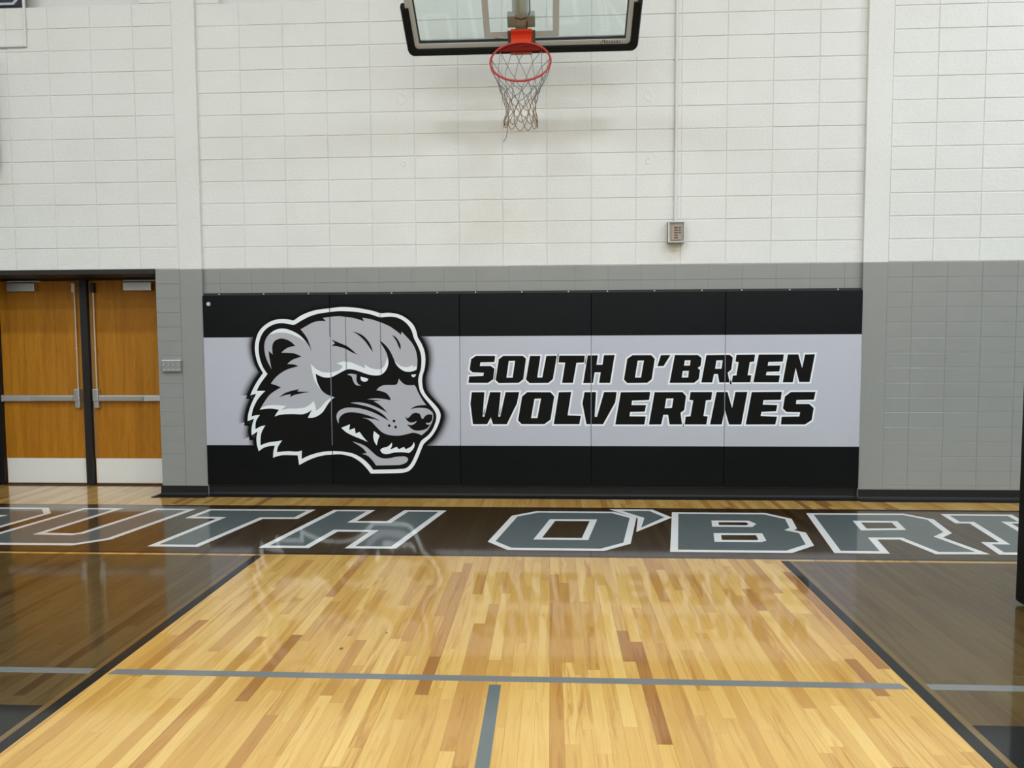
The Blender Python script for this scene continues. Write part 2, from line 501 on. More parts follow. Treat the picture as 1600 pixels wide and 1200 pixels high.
EMBLEM_RIM = [(-2173,1678),(-2112,1718),(-2025,1755),(-1940,1776),(-1822,1789),(-1737,1799),(-1652,1798),(-1553,1788),(-1455,1769),(-1406,1758),(-1350,1740),(-1279,1743),(-1216,1737),(-1153,1718),(-1091,1680),(-1042,1631),(-1015,1575),(-1000,1513),(-967,1457),(-940,1387),(-931,1310),(-939,1227),(-961,1150),(-965,1094),(-952,1017),(-911,953),(-852,889),(-811,837),(-794,788),(-804,731),(-835,656),(-885,580),(-954,516),(-978,467),(-1013,383),(-1052,307),(-1094,261),(-1140,242),(-1232,234),(-1465,229),(-1506,282),(-1567,343),(-1642,388),(-1719,407),(-1765,413),(-1826,409),(-1912,402),(-1999,380),(-2079,347),(-2152,308),(-2164,401),(-2258,403),(-2330,400),(-2403,378),(-2398,439),(-2382,493),(-2436,489),(-2495,471),(-2540,439),(-2557,503),(-2559,568),(-2547,629),(-2604,591),(-2606,639),(-2596,696),(-2578,750),(-2641,727),(-2635,782),(-2615,853),(-2584,924),(-2549,988),(-2608,974),(-2581,1031),(-2543,1097),(-2479,1185),(-2517,1253),(-2540,1323),(-2552,1408),(-2543,1485),(-2516,1562),(-2471,1618),(-2406,1663),(-2341,1686),(-2269,1692),(-2212,1685)]
EMBLEM_HEAD = [(-2171,1636),(-2098,1676),(-2012,1717),(-1926,1741),(-1823,1754),(-1738,1762),(-1632,1758),(-1526,1746),(-1441,1730),(-1354,1702),(-1301,1705),(-1245,1707),(-1182,1694),(-1126,1663),(-1084,1621),(-1054,1568),(-1037,1506),(-1009,1450),(-982,1387),(-969,1318),(-974,1227),(-996,1150),(-1001,1101),(-987,1014),(-949,950),(-889,878),(-849,822),(-835,777),(-842,724),(-873,648),(-915,595),(-977,546),(-1000,504),(-1031,428),(-1070,345),(-1109,295),(-1155,276),(-1442,266),(-1483,320),(-1543,373),(-1619,415),(-1695,434),(-1764,440),(-1825,442),(-1926,435),(-2020,412),(-2078,390),(-2127,365),(-2123,447),(-2170,436),(-2257,440),(-2365,431),(-2353,482),(-2312,543),(-2370,534),(-2450,522),(-2522,496),(-2520,554),(-2509,618),(-2471,686),(-2511,679),(-2566,650),(-2565,696),(-2553,739),(-2519,788),(-2566,782),(-2601,771),(-2586,839),(-2548,917),(-2510,967),(-2462,1015),(-2545,1015),(-2518,1066),(-2492,1104),(-2436,1175),(-2474,1231),(-2501,1302),(-2515,1387),(-2511,1464),(-2488,1534),(-2451,1587),(-2400,1625),(-2335,1649),(-2270,1652),(-2213,1643)]
EMBLEM = [
    ('g', [(-2109,1594),(-2064,1619),(-1992,1657),(-1928,1671),(-1864,1669),(-1895,1699),(-1824,1709),(-1742,1714),(-1682,1708),(-1597,1695),(-1503,1665),(-1520,1698),(-1442,1685),(-1344,1653),(-1260,1615),(-1191,1566),(-1156,1538),(-1152,1568),(-1107,1520),(-1058,1464),(-1024,1401),(-1008,1325),(-1008,1262),(-1016,1210),(-1069,1192),(-1126,1196),(-1175,1224),(-1209,1263),(-1226,1305),(-1250,1360),(-1278,1409),(-1319,1455),(-1359,1487),(-1340,1445),(-1306,1389),(-1286,1333),(-1279,1284),(-1287,1242),(-1309,1200),(-1352,1165),(-1409,1158),(-1480,1169),(-1550,1194),(-1621,1215),(-1677,1215),(-1749,1180),(-1829,1141),(-1896,1142),(-1946,1159),(-1974,1177),(-1965,1117),(-1948,1068),(-1920,1019),(-1871,980),(-1797,953),(-1829,931),(-1873,874),(-1910,818),(-1954,782),(-2005,761),(-2059,759),(-2040,796),(-2017,835),(-2061,807),(-2112,793),(-2212,795),(-2320,789),(-2378,771),(-2360,803),(-2334,835),(-2391,846),(-2456,846),(-2521,835),(-2468,917),(-2424,974),(-2372,1013),(-2310,1048),(-2356,1068),(-2406,1083),(-2369,1132),(-2311,1181),(-2238,1220),(-2137,1248),(-2179,1264),(-2244,1269),(-2200,1304),(-2149,1325),(-2103,1337),(-2163,1365),(-2220,1373),(-2298,1375),(-2262,1407),(-2218,1428),(-2161,1438),(-2203,1477),(-2252,1501),(-2302,1509),(-2353,1491),(-2379,1456),(-2385,1407),(-2381,1359),(-2420,1393),(-2414,1330),(-2397,1220),(-2437,1302),(-2456,1372),(-2460,1443),(-2446,1499),(-2412,1548),(-2358,1586),(-2293,1603),(-2229,1594),(-2158,1564),(-2102,1525),(-2053,1469),(-2026,1427),(-2007,1381),(-2022,1441),(-2052,1518)]),
    ('g', [(-1398,1019),(-1371,1048),(-1325,1067),(-1265,1069),(-1219,1070),(-1200,1081),(-1183,1129),(-1166,1104),(-1129,1074),(-1091,1066),(-1038,1068),(-1023,1047),(-1008,1010),(-972,942),(-927,878),(-882,837),(-864,792),(-868,739),(-892,686),(-922,641),(-976,595),(-1010,610),(-1059,619),(-1112,606),(-1189,591),(-1257,593),(-1318,606),(-1363,632),(-1408,678),(-1453,723),(-1498,750),(-1540,760),(-1483,755),(-1422,746),(-1361,727),(-1414,756),(-1482,782),(-1566,805),(-1642,813),(-1696,805),(-1734,784),(-1758,753),(-1766,704),(-1779,738),(-1784,772),(-1772,810),(-1741,837),(-1679,856),(-1588,853),(-1489,831),(-1398,795),(-1330,757),(-1285,731),(-1330,784),(-1390,825),(-1466,859),(-1549,881),(-1648,901),(-1572,906),(-1488,893),(-1405,863),(-1344,833),(-1295,807),(-1337,852),(-1382,890),(-1427,916),(-1358,924),(-1487,935),(-1419,943),(-1343,939),(-1263,925),(-1274,957),(-1304,991),(-1349,1010)]),
    ('g', [(-1636,535),(-1563,514),(-1503,484),(-1443,431),(-1397,393),(-1337,374),(-1276,378),(-1214,391),(-1138,394),(-1107,375),(-1116,345),(-1154,322),(-1200,312),(-1414,307),(-1444,351),(-1489,397),(-1546,418),(-1500,425),(-1541,473)]),
    ('g', [(-1675,1169),(-1636,1176),(-1582,1166),(-1587,1123),(-1573,1081),(-1542,1064),(-1588,1067),(-1616,1102),(-1629,1145),(-1650,1159)]),
    ('w', [(-1547,1148),(-1515,1141),(-1473,1127),(-1484,1106),(-1516,1099),(-1544,1116)]),
    ('w', [(-1070,1164),(-1020,1168),(-1031,1147),(-1052,1140)]),
    ('w', [(-2412,1544),(-2358,1585),(-2293,1602),(-2229,1593),(-2158,1563),(-2102,1524),(-2053,1467),(-2088,1494),(-2159,1532),(-2230,1557),(-2301,1565),(-2358,1558)]),
    ('w', [(-2019,1269),(-1980,1230),(-1924,1198),(-1874,1187),(-1810,1191),(-1745,1212),(-1713,1243),(-1737,1261),(-1773,1273),(-1708,1291),(-1690,1289),(-1641,1284),(-1563,1253),(-1500,1225),(-1508,1264),(-1464,1235),(-1408,1218),(-1351,1220),(-1315,1256),(-1293,1326),(-1284,1298),(-1285,1256),(-1310,1201),(-1353,1166),(-1409,1159),(-1479,1170),(-1550,1195),(-1621,1216),(-1677,1216),(-1749,1181),(-1829,1143),(-1896,1143),(-1974,1178),(-1966,1117),(-1949,1068),(-1922,1018),(-1966,1075),(-1996,1145)]),
    ('w', [(-1219,1294),(-1181,1254),(-1139,1238),(-1090,1238),(-1049,1258),(-1055,1236),(-1011,1247),(-1018,1211),(-1069,1194),(-1126,1197),(-1173,1225),(-1207,1263)]),
    ('w', [(-2520,836),(-2456,846),(-2391,846),(-2335,835),(-2377,773),(-2320,790),(-2212,795),(-2112,793),(-2061,808),(-2018,835),(-2057,760),(-2005,761),(-1954,783),(-1910,818),(-1873,875),(-1829,931),(-1798,953),(-1836,945),(-1887,910),(-1931,860),(-1978,828),(-1982,867),(-1998,920),(-2031,888),(-2089,856),(-2175,847),(-2247,847),(-2316,832),(-2264,872),(-2333,878),(-2426,879),(-2492,860)]),
    ('k', [(-1817,1497),(-1772,1478),(-1722,1457),(-1666,1432),(-1617,1393),(-1575,1355),(-1625,1376),(-1681,1408),(-1730,1425),(-1780,1436),(-1819,1436),(-1783,1462)]),
    ('k', [(-1614,1572),(-1558,1554),(-1509,1526),(-1467,1480),(-1440,1431),(-1425,1375),(-1461,1428),(-1502,1484),(-1558,1536)]),
    ('k', [(-1244,1538),(-1205,1514),(-1178,1475),(-1163,1437),(-1165,1395),(-1185,1437),(-1206,1486)]),
    ('k', [(-2331,954),(-2279,991),(-2207,1016),(-2136,1031),(-2153,1009),(-2035,1005),(-2114,991),(-2179,977),(-2226,956),(-2216,984),(-2273,974)]),
    ('k', [(-1079,841),(-1041,865),(-988,877),(-923,880),(-882,838),(-863,792),(-875,814),(-912,844),(-973,854),(-1026,852)]),
    ('k', [(-1125,776),(-1110,754),(-1087,769),(-1064,795),(-1026,808),(-989,795),(-974,754),(-959,750),(-940,777),(-906,793),(-872,788),(-876,739),(-899,712),(-937,712),(-922,694),(-892,697),(-930,656),(-998,639),(-1059,648),(-1115,699),(-1073,690),(-1035,709),(-1020,731),(-1050,718),(-1088,718),(-1118,742)]),
    ('k', [(-1223,730),(-1226,722),(-1232,717),(-1240,717),(-1246,722),(-1249,730),(-1246,737),(-1240,742),(-1232,742),(-1225,737)]),
    ('k', [(-1269,686),(-1272,678),(-1278,673),(-1286,673),(-1293,678),(-1295,686),(-1293,693),(-1286,698),(-1278,698),(-1272,693)]),
    ('k', [(-1209,673),(-1211,665),(-1218,661),(-1226,661),(-1232,665),(-1234,673),(-1232,680),(-1225,685),(-1217,685),(-1211,680)]),
    ('w', [(-1740,664),(-1656,698),(-1664,643),(-1610,662),(-1604,611),(-1565,626),(-1532,579),(-1488,530),(-1547,556),(-1623,586),(-1691,621)]),
    ('w', [(-1428,634),(-1375,591),(-1391,549),(-1403,497),(-1426,534),(-1436,587)]),
    ('w', [(-1372,454),(-1350,473),(-1297,488),(-1260,525),(-1258,496),(-1278,458),(-1213,485),(-1194,462),(-1145,485),(-1130,462),(-1076,489),(-1049,531),(-1044,497),(-1061,459),(-1096,427),(-1160,434),(-1229,432),(-1305,416),(-1351,424)]),
    ('k', [(-1683,1715),(-1679,1715),(-1677,1218),(-1683,1218)]),
    ('k', [(-1354,1737),(-1350,1737),(-1348,1168),(-1353,1168)]),
]

# ------------------------------------------------------------------ room shell
RX0, RX1, RY0, RZ = -8.4, 12.6, -29.0, 8.6
PAINT_Z = 2.167            # grey / white paint line, top of the tile wainscot
BAY_L, BAY_R = -3.05, 3.05 # recessed centre bay
PIL = 0.216                # pilaster width
FACE_OUT, FACE_IN = -0.038, 0.0
ALC0, ALC1, ALC_Y = -5.50, -3.50, 0.48
SILL = PAINT_Z + 12 * 0.2032
OPEN_TOP = SILL + 7 * 0.2032
REC = 0.0052               # mortar sits this far behind the block faces

def shell_box(mb, x0, x1, z0, z1, y):
    mb.box(x0, y, z0, x1, 0.62, z1)

w = MB()
ym = FACE_IN + REC
shell_box(w, BAY_L, BAY_R, 0, SILL, ym)
shell_box(w, BAY_L, -2.83, SILL, OPEN_TOP, ym); shell_box(w, 2.83, BAY_R, SILL, OPEN_TOP, ym)
shell_box(w, BAY_L, BAY_R, OPEN_TOP, RZ, ym)
yo = FACE_OUT + REC
shell_box(w, RX0, ALC0, 0, SILL, yo)
shell_box(w, ALC0, ALC1, PAINT_Z, SILL, yo)
shell_box(w, ALC1, BAY_L, 0, SILL, yo)
shell_box(w, -7.63, -3.565, OPEN_TOP, RZ, yo); shell_box(w, RX0, -7.63, SILL, RZ, yo); shell_box(w, -3.565, BAY_L, SILL, RZ, yo)
shell_box(w, BAY_R, RX1, 0, SILL, yo)
shell_box(w, BAY_R, 3.565, SILL, RZ, yo); shell_box(w, 3.565, 7.63, OPEN_TOP, RZ, yo); shell_box(w, 7.63, RX1, SILL, RZ, yo)
wall_back = w.build('wall_back', M['wall'], kind='structure')

MB().box(RX0 - 0.2, 0.60, 0, RX1 + 0.2, 0.75, RZ).build('wall_behind', M['smooth_wall'], kind='structure')
MB().box(RX0 - 0.2, RY0, 0, RX0, 0.75, RZ).build('wall_left', M['wall'], kind='structure')
MB().box(RX1, RY0, 0, RX1 + 0.2, 0.75, RZ).build('wall_right', M['wall'], kind='structure')
MB().box(RX0 - 0.2, RY0 - 0.2, 0, RX1 + 0.2, RY0, RZ).build('wall_front', M['wall'], kind='structure')
MB().box(RX0 - 0.2, RY0 - 0.2, RZ, RX1 + 0.2, 0.75, RZ + 0.2).build('ceiling', M['ceiling'], kind='structure')

# filled-in high window openings, set back in the wall
for a, b in ((-2.83, 2.83), (-7.63, -3.565), (3.565, 7.63)):
    MB().box(a, 0.09, SILL, b, 0.12, OPEN_TOP).build('infill_panel', M['smooth_wall'], wall_back)

# pilasters
for a, b in ((BAY_L - PIL, BAY_L), (BAY_R - 0.0045, BAY_R + PIL - 0.0015)):
    MB().bbox(a + 0.003, FACE_OUT, 0.0, b + 0.0015, 0.05, RZ, 0.002, 1).build('pilaster', M['wall'], wall_back)

# masonry units --------------------------------------------------------------
BW, BH, JT = 0.4064, 0.2032, 0.0098
_unit = {}
EDGE = {'block': (0.0042, 0.0014, 0.0016, 0.0032), 'tile': (0.0050, 0.0006, 0.0005, 0.0038)}
def unit_mesh(name, wd, ht):
    """one painted unit: a face with eased edges (the upper one most) and sides running into the joint"""
    key = (name, round(wd, 4), round(ht, 4))
    if key in _unit:
        return _unit[key]
    ct, cb, cs, dp = EDGE[name]
    x, z = wd / 2, ht / 2
    vs = [(-x + cs, 0, -z + cb), (x - cs, 0, -z + cb), (x - cs, 0, z - ct), (-x + cs, 0, z - ct),
          (-x, cs, -z), (x, cs, -z), (x, dp, z), (-x, dp, z),
          (-x, 0.02, -z), (x, 0.02, -z), (x, 0.02, z), (-x, 0.02, z)]
    fs = [(0, 1, 2, 3)]
    for i in range(4):
        j = (i + 1) % 4
        fs += [(4 + i, 4 + j, j, i), (8 + i, 8 + j, 4 + j, 4 + i)]
    me = bpy.data.meshes.new(name)
    me.from_pydata(vs, [], fs)
    me.materials.append(M['wall'])
    _unit[key] = me
    return me

def place_unit(name, x0, x1, z0, z1, y, joint, field=None, side=None):
    wd, ht = x1 - x0 - (side or joint), z1 - z0 - joint
    if wd < 0.01:
        return
    cx, cz = (x0 + x1) / 2, (z0 + z1) / 2
    jig = 1.0 if name == 'block' else 0.12
    jy = random.uniform(-0.0011, 0.0008) * jig
    if field is not None:
        me = unit_mesh(name, wd, ht)
        field.add([Vector(v.co) + Vector((cx, y + jy, cz)) for v in me.vertices], [tuple(p.vertices) for p in me.polygons])
        return
    o = bpy.data.objects.new(name, unit_mesh(name, wd, ht))
    COL.objects.link(o)
    o.parent = wall_back
    o.location = (cx, y + jy, cz)
    o.rotation_euler = (random.uniform(-0.003, 0.003) * jig, 0, random.uniform(-0.002, 0.002) * jig)

def spans(x0, x1, joints):
    e = [x0] + sorted(j for j in joints if x0 + 0.02 < j < x1 - 0.02) + [x1]
    return list(zip(e[:-1], e[1:]))

block_field, tile_field = MB(), MB()
jc = [3.048 - BW * k for k in range(0, 16)]
jl = [-3.637 - BW * k for k in range(0, 18)]
jr = [3.652 + BW * k for k in range(0, 18)]
nrow = int((RZ - PAINT_Z) / BH)
for k in range(nrow):
    z0 = PAINT_Z + k * BH
    z1 = min(z0 + BH, RZ)
    for bay, x0, x1, js, y in (('c', BAY_L, BAY_R, jc, FACE_IN), ('l', RX0, BAY_L - PIL, jl, FACE_OUT), ('r', BAY_R + PIL, RX1, jr, FACE_OUT)):
        if 12 <= k < 19:   # beside the high openings
            parts = {'c': [(BAY_L, -2.83), (2.83, BAY_R)], 'l': [(RX0, -7.63), (-3.565, BAY_L - PIL)], 'r': [(BAY_R + PIL, 3.565), (7.63, RX1)]}[bay]
        else:
            parts = [(x0, x1)]
        for p0, p1 in parts:
            for a, b in spans(p0, p1, js):
                if bay == 'c':      # the end blocks butt against the pilasters
                    a -= 0.003 if a == BAY_L else 0; b += 0.003 if b == BAY_R else 0
                seen = (k < 12) and (a > -5.3 and b < 4.9)
                place_unit('block', a, b, z0, z1, y, JT, None if seen else block_field, 0.0060)
block_field.build('block_field', M['wall'], wall_back, kind='stuff')

TW, TH, TJ = 0.3048, PAINT_Z / 16, 0.0016
jtc = [2.900 - TW * k for k in range(0, 21)]
jtr = [3.485 + TW * k for k in range(0, 30)]
for k in range(16):
    z1 = PAINT_Z - k * TH
    z0 = z1 - TH
    if k < 3:
        for a, b in spans(BAY_L, BAY_R, jtc):
            place_unit('tile', a, b, z0, z1, FACE_IN + 0.0020, TJ, None if k < 2 else tile_field, 0.0014)
    if k == 15:
        z0 = 0.06
    place_unit('tile', ALC1, BAY_L - PIL, z0, z1, FACE_OUT + 0.0020, TJ)
    for a, b in spans(BAY_R + PIL, RX1, jtr):
        place_unit('tile', a, b, z0, z1, FACE_OUT + 0.0020, TJ, None if b < 5.1 else tile_field, 0.0014)
    for a, b in spans(RX0, ALC0, [ALC0 - TW * q for q in range(1, 20)]):
        place_unit('tile', a, b, z0, z1, FACE_OUT + 0.0020, TJ, tile_field)
tile_field.build('tile_field', M['wall'], wall_back, kind='stuff')

# painted-over anchor patches on the blocks
def patch(cx, cz, rx, rz, seed):
    rnd = random.Random(seed)
    mb = MB(); n = 20
    rings = [(1.0, 0.0), (0.8, -0.004), (0.62, -0.0055), (0.45, -0.0025), (0.0, -0.002)]
    vs = []
    for s, h in rings[:-1]:
        for i in range(n):
            t = 2 * math.pi * i / n
            q = s * (1 + 0.12 * math.sin(3 * t + seed) + rnd.uniform(-0.05, 0.05))
            vs.append((cx + rx * q * math.cos(t), 0.0005 + h * (0.7 + 0.5 * rnd.random()), cz + rz * q * math.sin(t)))
    vs.append((cx, -0.002, cz))
    fs = []
    for r in range(len(rings) - 2):
        for i in range(n):
            fs.append((r * n + i, r * n + (i + 1) % n, (r + 1) * n + (i + 1) % n, (r + 1) * n + i))
    fs += [((len(rings) - 2) * n + i, (len(rings) - 2) * n + (i + 1) % n, len(vs) - 1) for i in range(n)]
    mb.add(vs, fs).build('wall_patch', M['wall'], wall_back, smooth=True)
patch(-1.128, 3.715, 0.055, 0.072, 1)
patch(1.124, 3.69, 0.045, 0.07, 4)
patch(1.128, 3.114, 0.03, 0.05, 9)
patch(-1.12, 3.12, 0.03, 0.035, 6)

# ------------------------------------------------------------------ maple floor
floor = MB().box(RX0 - 0.2, RY0 - 0.2, -0.2, RX1 + 0.2, 0.75, -0.006).build('floor', simple('subfloor', (92, 66, 40), 0.6, bump=0.1), kind='structure')
PW = 0.05715
def view_area(x, y, ln):
    """rough size of a floor strip in the picture; 0 when it is out of the frame"""
    out = []
    for yy in (y - ln / 2, y, y + ln / 2):
        d = Vector((x, yy, 0)) - CAM_POS
        zc = d.dot(fwd)
        if zc < 0.3:
            continue
        u = 800 + CAM_F * d.dot(right) / zc; v = 600 + CAM_F * d.dot(down) / zc
        if -20 < u < 1620 and 760 < v < 1230:
            out.append(zc)
    if not out:
        return 0
    z_ = sum(out) / len(out)
    return (len(out) / 3) * ln * PW * (CAM_F / z_) ** 2 * CAM_POS.z / z_

planks = []
ni = int(RX1 / PW)
prng = random.Random(21)
for i in range(-ni, ni):
    xc = (i + 0.5) * PW
    if not RX0 < xc < RX1:
        continue
    yend = ALC_Y + 0.06 if ALC0 < xc < ALC1 + 0.02 else 0.03
    y = yend + prng.uniform(0, 0.9)
    while y > -13.0:
        ln = prng.choice((prng.uniform(0.25, 0.7), prng.uniform(0.5, 1.3), prng.uniform(0.8, 1.9)))
        a, b = y - ln, min(y, yend)
        if b > a + 0.02:
            t = prng.random()
            r = prng.uniform(0.0, 0.2) if t < 0.06 else prng.uniform(0.2, 0.5) if t < 0.28 else prng.uniform(0.5, 0.8) if t < 0.75 else prng.uniform(0.75, 1.0)
            planks.append((view_area(xc, (a + b) / 2, b - a), xc, a, b, (r, prng.random(), prng.random() ** 1.5)))
        y -= ln
planks.sort(key=lambda q: -q[0])

def plank_geo(xc, a, b):
    g, c, h = 0.00015, 0.0005, 0.00025
    x0, x1, y0, y1 = xc - PW / 2 + g, xc + PW / 2 - g, a + g, b - g
    vs = [(x0 + c, y0 + c, 0), (x1 - c, y0 + c, 0), (x1 - c, y1 - c, 0), (x0 + c, y1 - c, 0),
          (x0, y0, -h), (x1, y0, -h), (x1, y1, -h), (x0, y1, -h),
          (x0, y0, -0.006), (x1, y0, -0.006), (x1, y1, -0.006), (x0, y1, -0.006)]
    fs = [(0, 1, 2, 3)]
    for i in range(4):
        j = (i + 1) % 4
        fs += [(4 + i, 4 + j, j, i), (8 + i, 8 + j, 4 + j, 4 + i)]
    return vs, fs

def plank_object(name, items, kind=None):
    vs, fs, tn = [], [], []
    one = len(items) == 1
    org = Vector((items[0][1], (items[0][2] + items[0][3]) / 2, 0)) if one else Vector((0, 0, 0))
    for _, xc, a, b, t in items:
        v, f = plank_geo(xc, a, b)
        o = len(vs)
        vs += [(p[0] - org.x, p[1] - org.y, p[2]) for p in v]
        fs += [[q + o for q in ff] for ff in f]
        tn += list(t + (1.0,)) * len(v)
    me = bpy.data.meshes.new(name)
    me.from_pydata(vs, [], fs)
    me.attributes.new('tint', 'FLOAT_COLOR', 'POINT').data.foreach_set('color', tn)
    me.materials.append(M['floor'])
    ob = bpy.data.objects.new(name, me)
    COL.objects.link(ob)
    ob.parent = floor; ob.location = org
    if kind: ob['kind'] = kind
    return ob
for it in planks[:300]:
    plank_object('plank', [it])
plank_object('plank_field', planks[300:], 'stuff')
MB().box(RX0, RY0, -0.006, RX1, -12.0, -0.0008).build('far_boards', simple('distant_maple', (206, 158, 98), 0.35, coat=1.0, vary=0.08, bscale=8), floor)

# ------------------------------------------------------------------ court markings (thin paint on the boards)
def flat_paint(name, loops, mat, z, parent, thick=0.0003):
    pts, tris = fill(loops)
    mb = MB()
    mb.add([(x, y, z) for x, y in pts], tris)
    for l in loops:   # a thin edge so that the film of paint has a thickness
        n = len(l)
        mb.add([(x, y, z) for x, y in l] + [(x, y, z - thick) for x, y in l], [(i, (i + 1) % n, n + (i + 1) % n, n + i) for i in range(n)])
    return mb.build(name, mat, parent)
def rect(x0, x1, y0, y1):
    return [(x0, y0), (x1, y0), (x1, y1), (x0, y1)]
ZP = 0.0004
for s in (-1, 1):
    flat_paint('lane_line', [rect(*sorted((s * 1.776, s * 1.832)), -7.4, -1.942)], M['paint_black'], ZP, floor)
    flat_paint('lane_block', [rect(*sorted((s * 1.862, s * 2.065)), -4.36, -4.055)], M['paint_black'], ZP, floor)
    flat_paint('court_line', [rect(*sorted((s * 1.855, s * 8.2)), -3.765, -3.712)], M['paint_line'], ZP, floor)
flat_paint('court_line', [[(-1.768, -3.765), (1.762, -3.765), (1.748, -3.712), (-1.752, -3.712)]], M['paint_line'], ZP, floor)
flat_paint('court_line', [rect(-0.034, 0.018, -8.5, -3.795)], M['paint_slate'], ZP, floor)
flat_paint('band_border', [rect(-8.2, 8.2, -0.452, -0.415)], M['paint_border'], ZP, floor)
flat_paint('band_border', [rect(-8.2, 8.2, -1.905, -1.868)], M['paint_border'], ZP, floor)

GLYPH = {
    'U': [[(-3951, -560), (-3584, -560), (-3721, -1400), (-3478, -1408), (-3447, -1384), (-3286, -560), (-2912, -565), (-3084, -1568), (-3275, -1737), (-3965, -1740), (-4122, -1575)]],
    'T': [[(-2795, -562), (-2848, -900), (-2573, -908), (-2708, -1742), (-2327, -1745), (-2177, -908), (-1884, -900), (-1838, -560)]],
    'H': [[(-1676, -562), (-1306, -562), (-1369, -955), (-1116, -955), (-1049, -558), (-675, -556), (-876, -1740), (-1247, -1742), (-1179, -1288), (-1430, -1288), (-1508, -1745), (-1878, -1748)]],
    'O': [[(110, -558), (785, -562), (949, -765), (817, -1555), (610, -1745), (-75, -1742), (-232, -1535), (-96, -733)], [(270, -898), (554, -893), (467, -1415), (169, -1414)]],
    "'": [[(745, -466), (1122, -469), (1246, -751), (896, -1222), (958, -786)]],
    'B': [[(1275, -564), (2061, -564), (2223, -765), (2163, -1083), (2122, -1130), (2192, -1201), (2129, -1559), (1911, -1750), (1071, -1750)],
          [(1596, -896), (1814, -896), (1827, -941), (1797, -991), (1579, -991)], [(1528, -1290), (1791, -1285), (1774, -1413), (1756, -1429), (1502, -1431)]],
    'R': [[(2408, -562), (3222, -555), (3372, -751), (3292, -1181), (3161, -1305), (3256, -1735), (2889, -1745), (2815, -1376), (2649, -1380), (2580, -1742), (2204, -1742)],
          [(2740, -868), (2983, -870), (2947, -1047), (2704, -1063)]],
    'I': [[(3523, -558), (4105, -560), (4050, -870), (3919, -862), (3825, -1420), (3940, -1418), (3896, -1740), (3314, -1740), (3369, -1425), (3497, -1430), (3590, -873), (3479, -873)]],
}
mm = lambda l: [(x / 1000, y / 1000) for x, y in l]
GLYPH = {k: [mm(l) for l in v] for k, v in GLYPH.items()}
STROKE = 0.054
def court_letter(loops, given='outer'):
    """a slate letter with a white outline painted on the band"""
    if given == 'outer':
        outer, holes = loops[0], loops[1:]
        inner = [offset(outer, -STROKE)] + [offset(h, STROKE) for h in holes]
        outl = [outer] + holes
    else:
        inner = loops
        outl = [offset(loops[0], STROKE)] + [offset(h, -STROKE) for h in loops[1:]]
    lt = flat_paint('court_letter', inner, M['paint_slate'], ZP + 0.0004, floor)
    flat_paint('letter_outline', outl, M['paint_white'], ZP + 0.0001, lt)
for ch in "UTHO'BRI":
    court_letter(GLYPH[ch])
court_letter([[(x - 5.06, y) for x, y in l] for l in GLYPH['O']])
KW = 1.081 / 0.254
for ch, n_, x_ref, x_at in (('S', 0, -278, -5.20), ('E', 0, 2130, 4.37), ('N', 0, 2391, 5.52)):
    src = [l for l in LETTERS if l[0] == ch][n_]
    court_letter([[(x_at + (px - x_ref) / 1000 * KW, -0.612 + (pz - 1339) / 1000 * KW) for px, pz in src[1]]], 'fill')

# ------------------------------------------------------------------ baseboards
PROF = [(0.0, 0.0), (0.075, 0.0), (0.075, 0.004), (0.035, 0.008), (0.018, 0.018), (0.010, 0.035), (0.007, 0.098), (0.004, 0.101), (0.0, 0.101)]
def base_run(name, path):
    """path: list of (x, y, dx, dy), the last two the outward direction of the toe"""
    n = len(PROF); vs = []; fs = []
    for x, y, dx, dy in path:
        vs += [(x + dx * t, y + dy * t, z + 0.001) for t, z in PROF]
    for i in range(len(path) - 1):
        for j in range(n):
            q = (j + 1) % n
            fs.append((i * n + j, i * n + q, (i + 1) * n + q, (i + 1) * n + j))
    fs += [tuple(range(n))[::-1], tuple(range((len(path) - 1) * n, len(path) * n))]
    return MB().add(vs, fs).build(name, M['rubber'], kind='structure')
base_run('baseboard_back', [(BAY_L, FACE_IN - 0.001, 0, -1), (BAY_R, FACE_IN - 0.001, 0, -1)])
base_run('baseboard_right', [(BAY_R, FACE_OUT - 0.002, 0, -1), (RX1, FACE_OUT - 0.002, 0, -1)])
base_run('baseboard_left', [(ALC1, 0.40, -1, 0), (ALC1, FACE_OUT - 0.002, -1, -1), (BAY_L, FACE_OUT - 0.002, 0, -1)])

# ------------------------------------------------------------------ door alcove
trim = MB()
trim.box(ALC0 - 0.04, FACE_OUT - 0.006, 2.128, ALC1, ALC_Y + 0.05, 2.170)          # head and soffit
trim.build('trim_1', M['black_frame'], kind='structure')
MB().box(ALC0 - 0.06, FACE_OUT - 0.004, 0, ALC0 + 0.004, ALC_Y + 0.1, 2.128).build('trim_2', M['black_frame'], kind='structure')
MB().box(ALC1, FACE_OUT + 0.01, 0.0, ALC1 + 0.02, ALC_Y + 0.1, 2.128).build('trim_3', M['wall'], kind='structure')
fr = MB()
Y0, Y1 = ALC_Y - 0.03, ALC_Y + 0.07
fr.box(ALC0, Y0, 0, -5.445, Y1, 2.128); fr.box(-3.59, Y0, 0, ALC1, Y1, 2.128)
fr.box(-5.445, Y0, 2.115, -3.59, Y1, 2.128)
fr.box(-4.562, Y0 - 0.01, 0, -4.488, Y1, 2.115)
fr.build('trim_4', M['black_frame'], kind='structure')
MB().prism([(ALC_Y - 0.06, 0.0005), (ALC_Y + 0.06, 0.0005), (ALC_Y + 0.05, 0.008), (ALC_Y - 0.05, 0.008)], 'x', -5.445, -3.59).build('trim_5', simple('dark_threshold', (70, 52, 40), 0.45, 0.3), kind='structure')

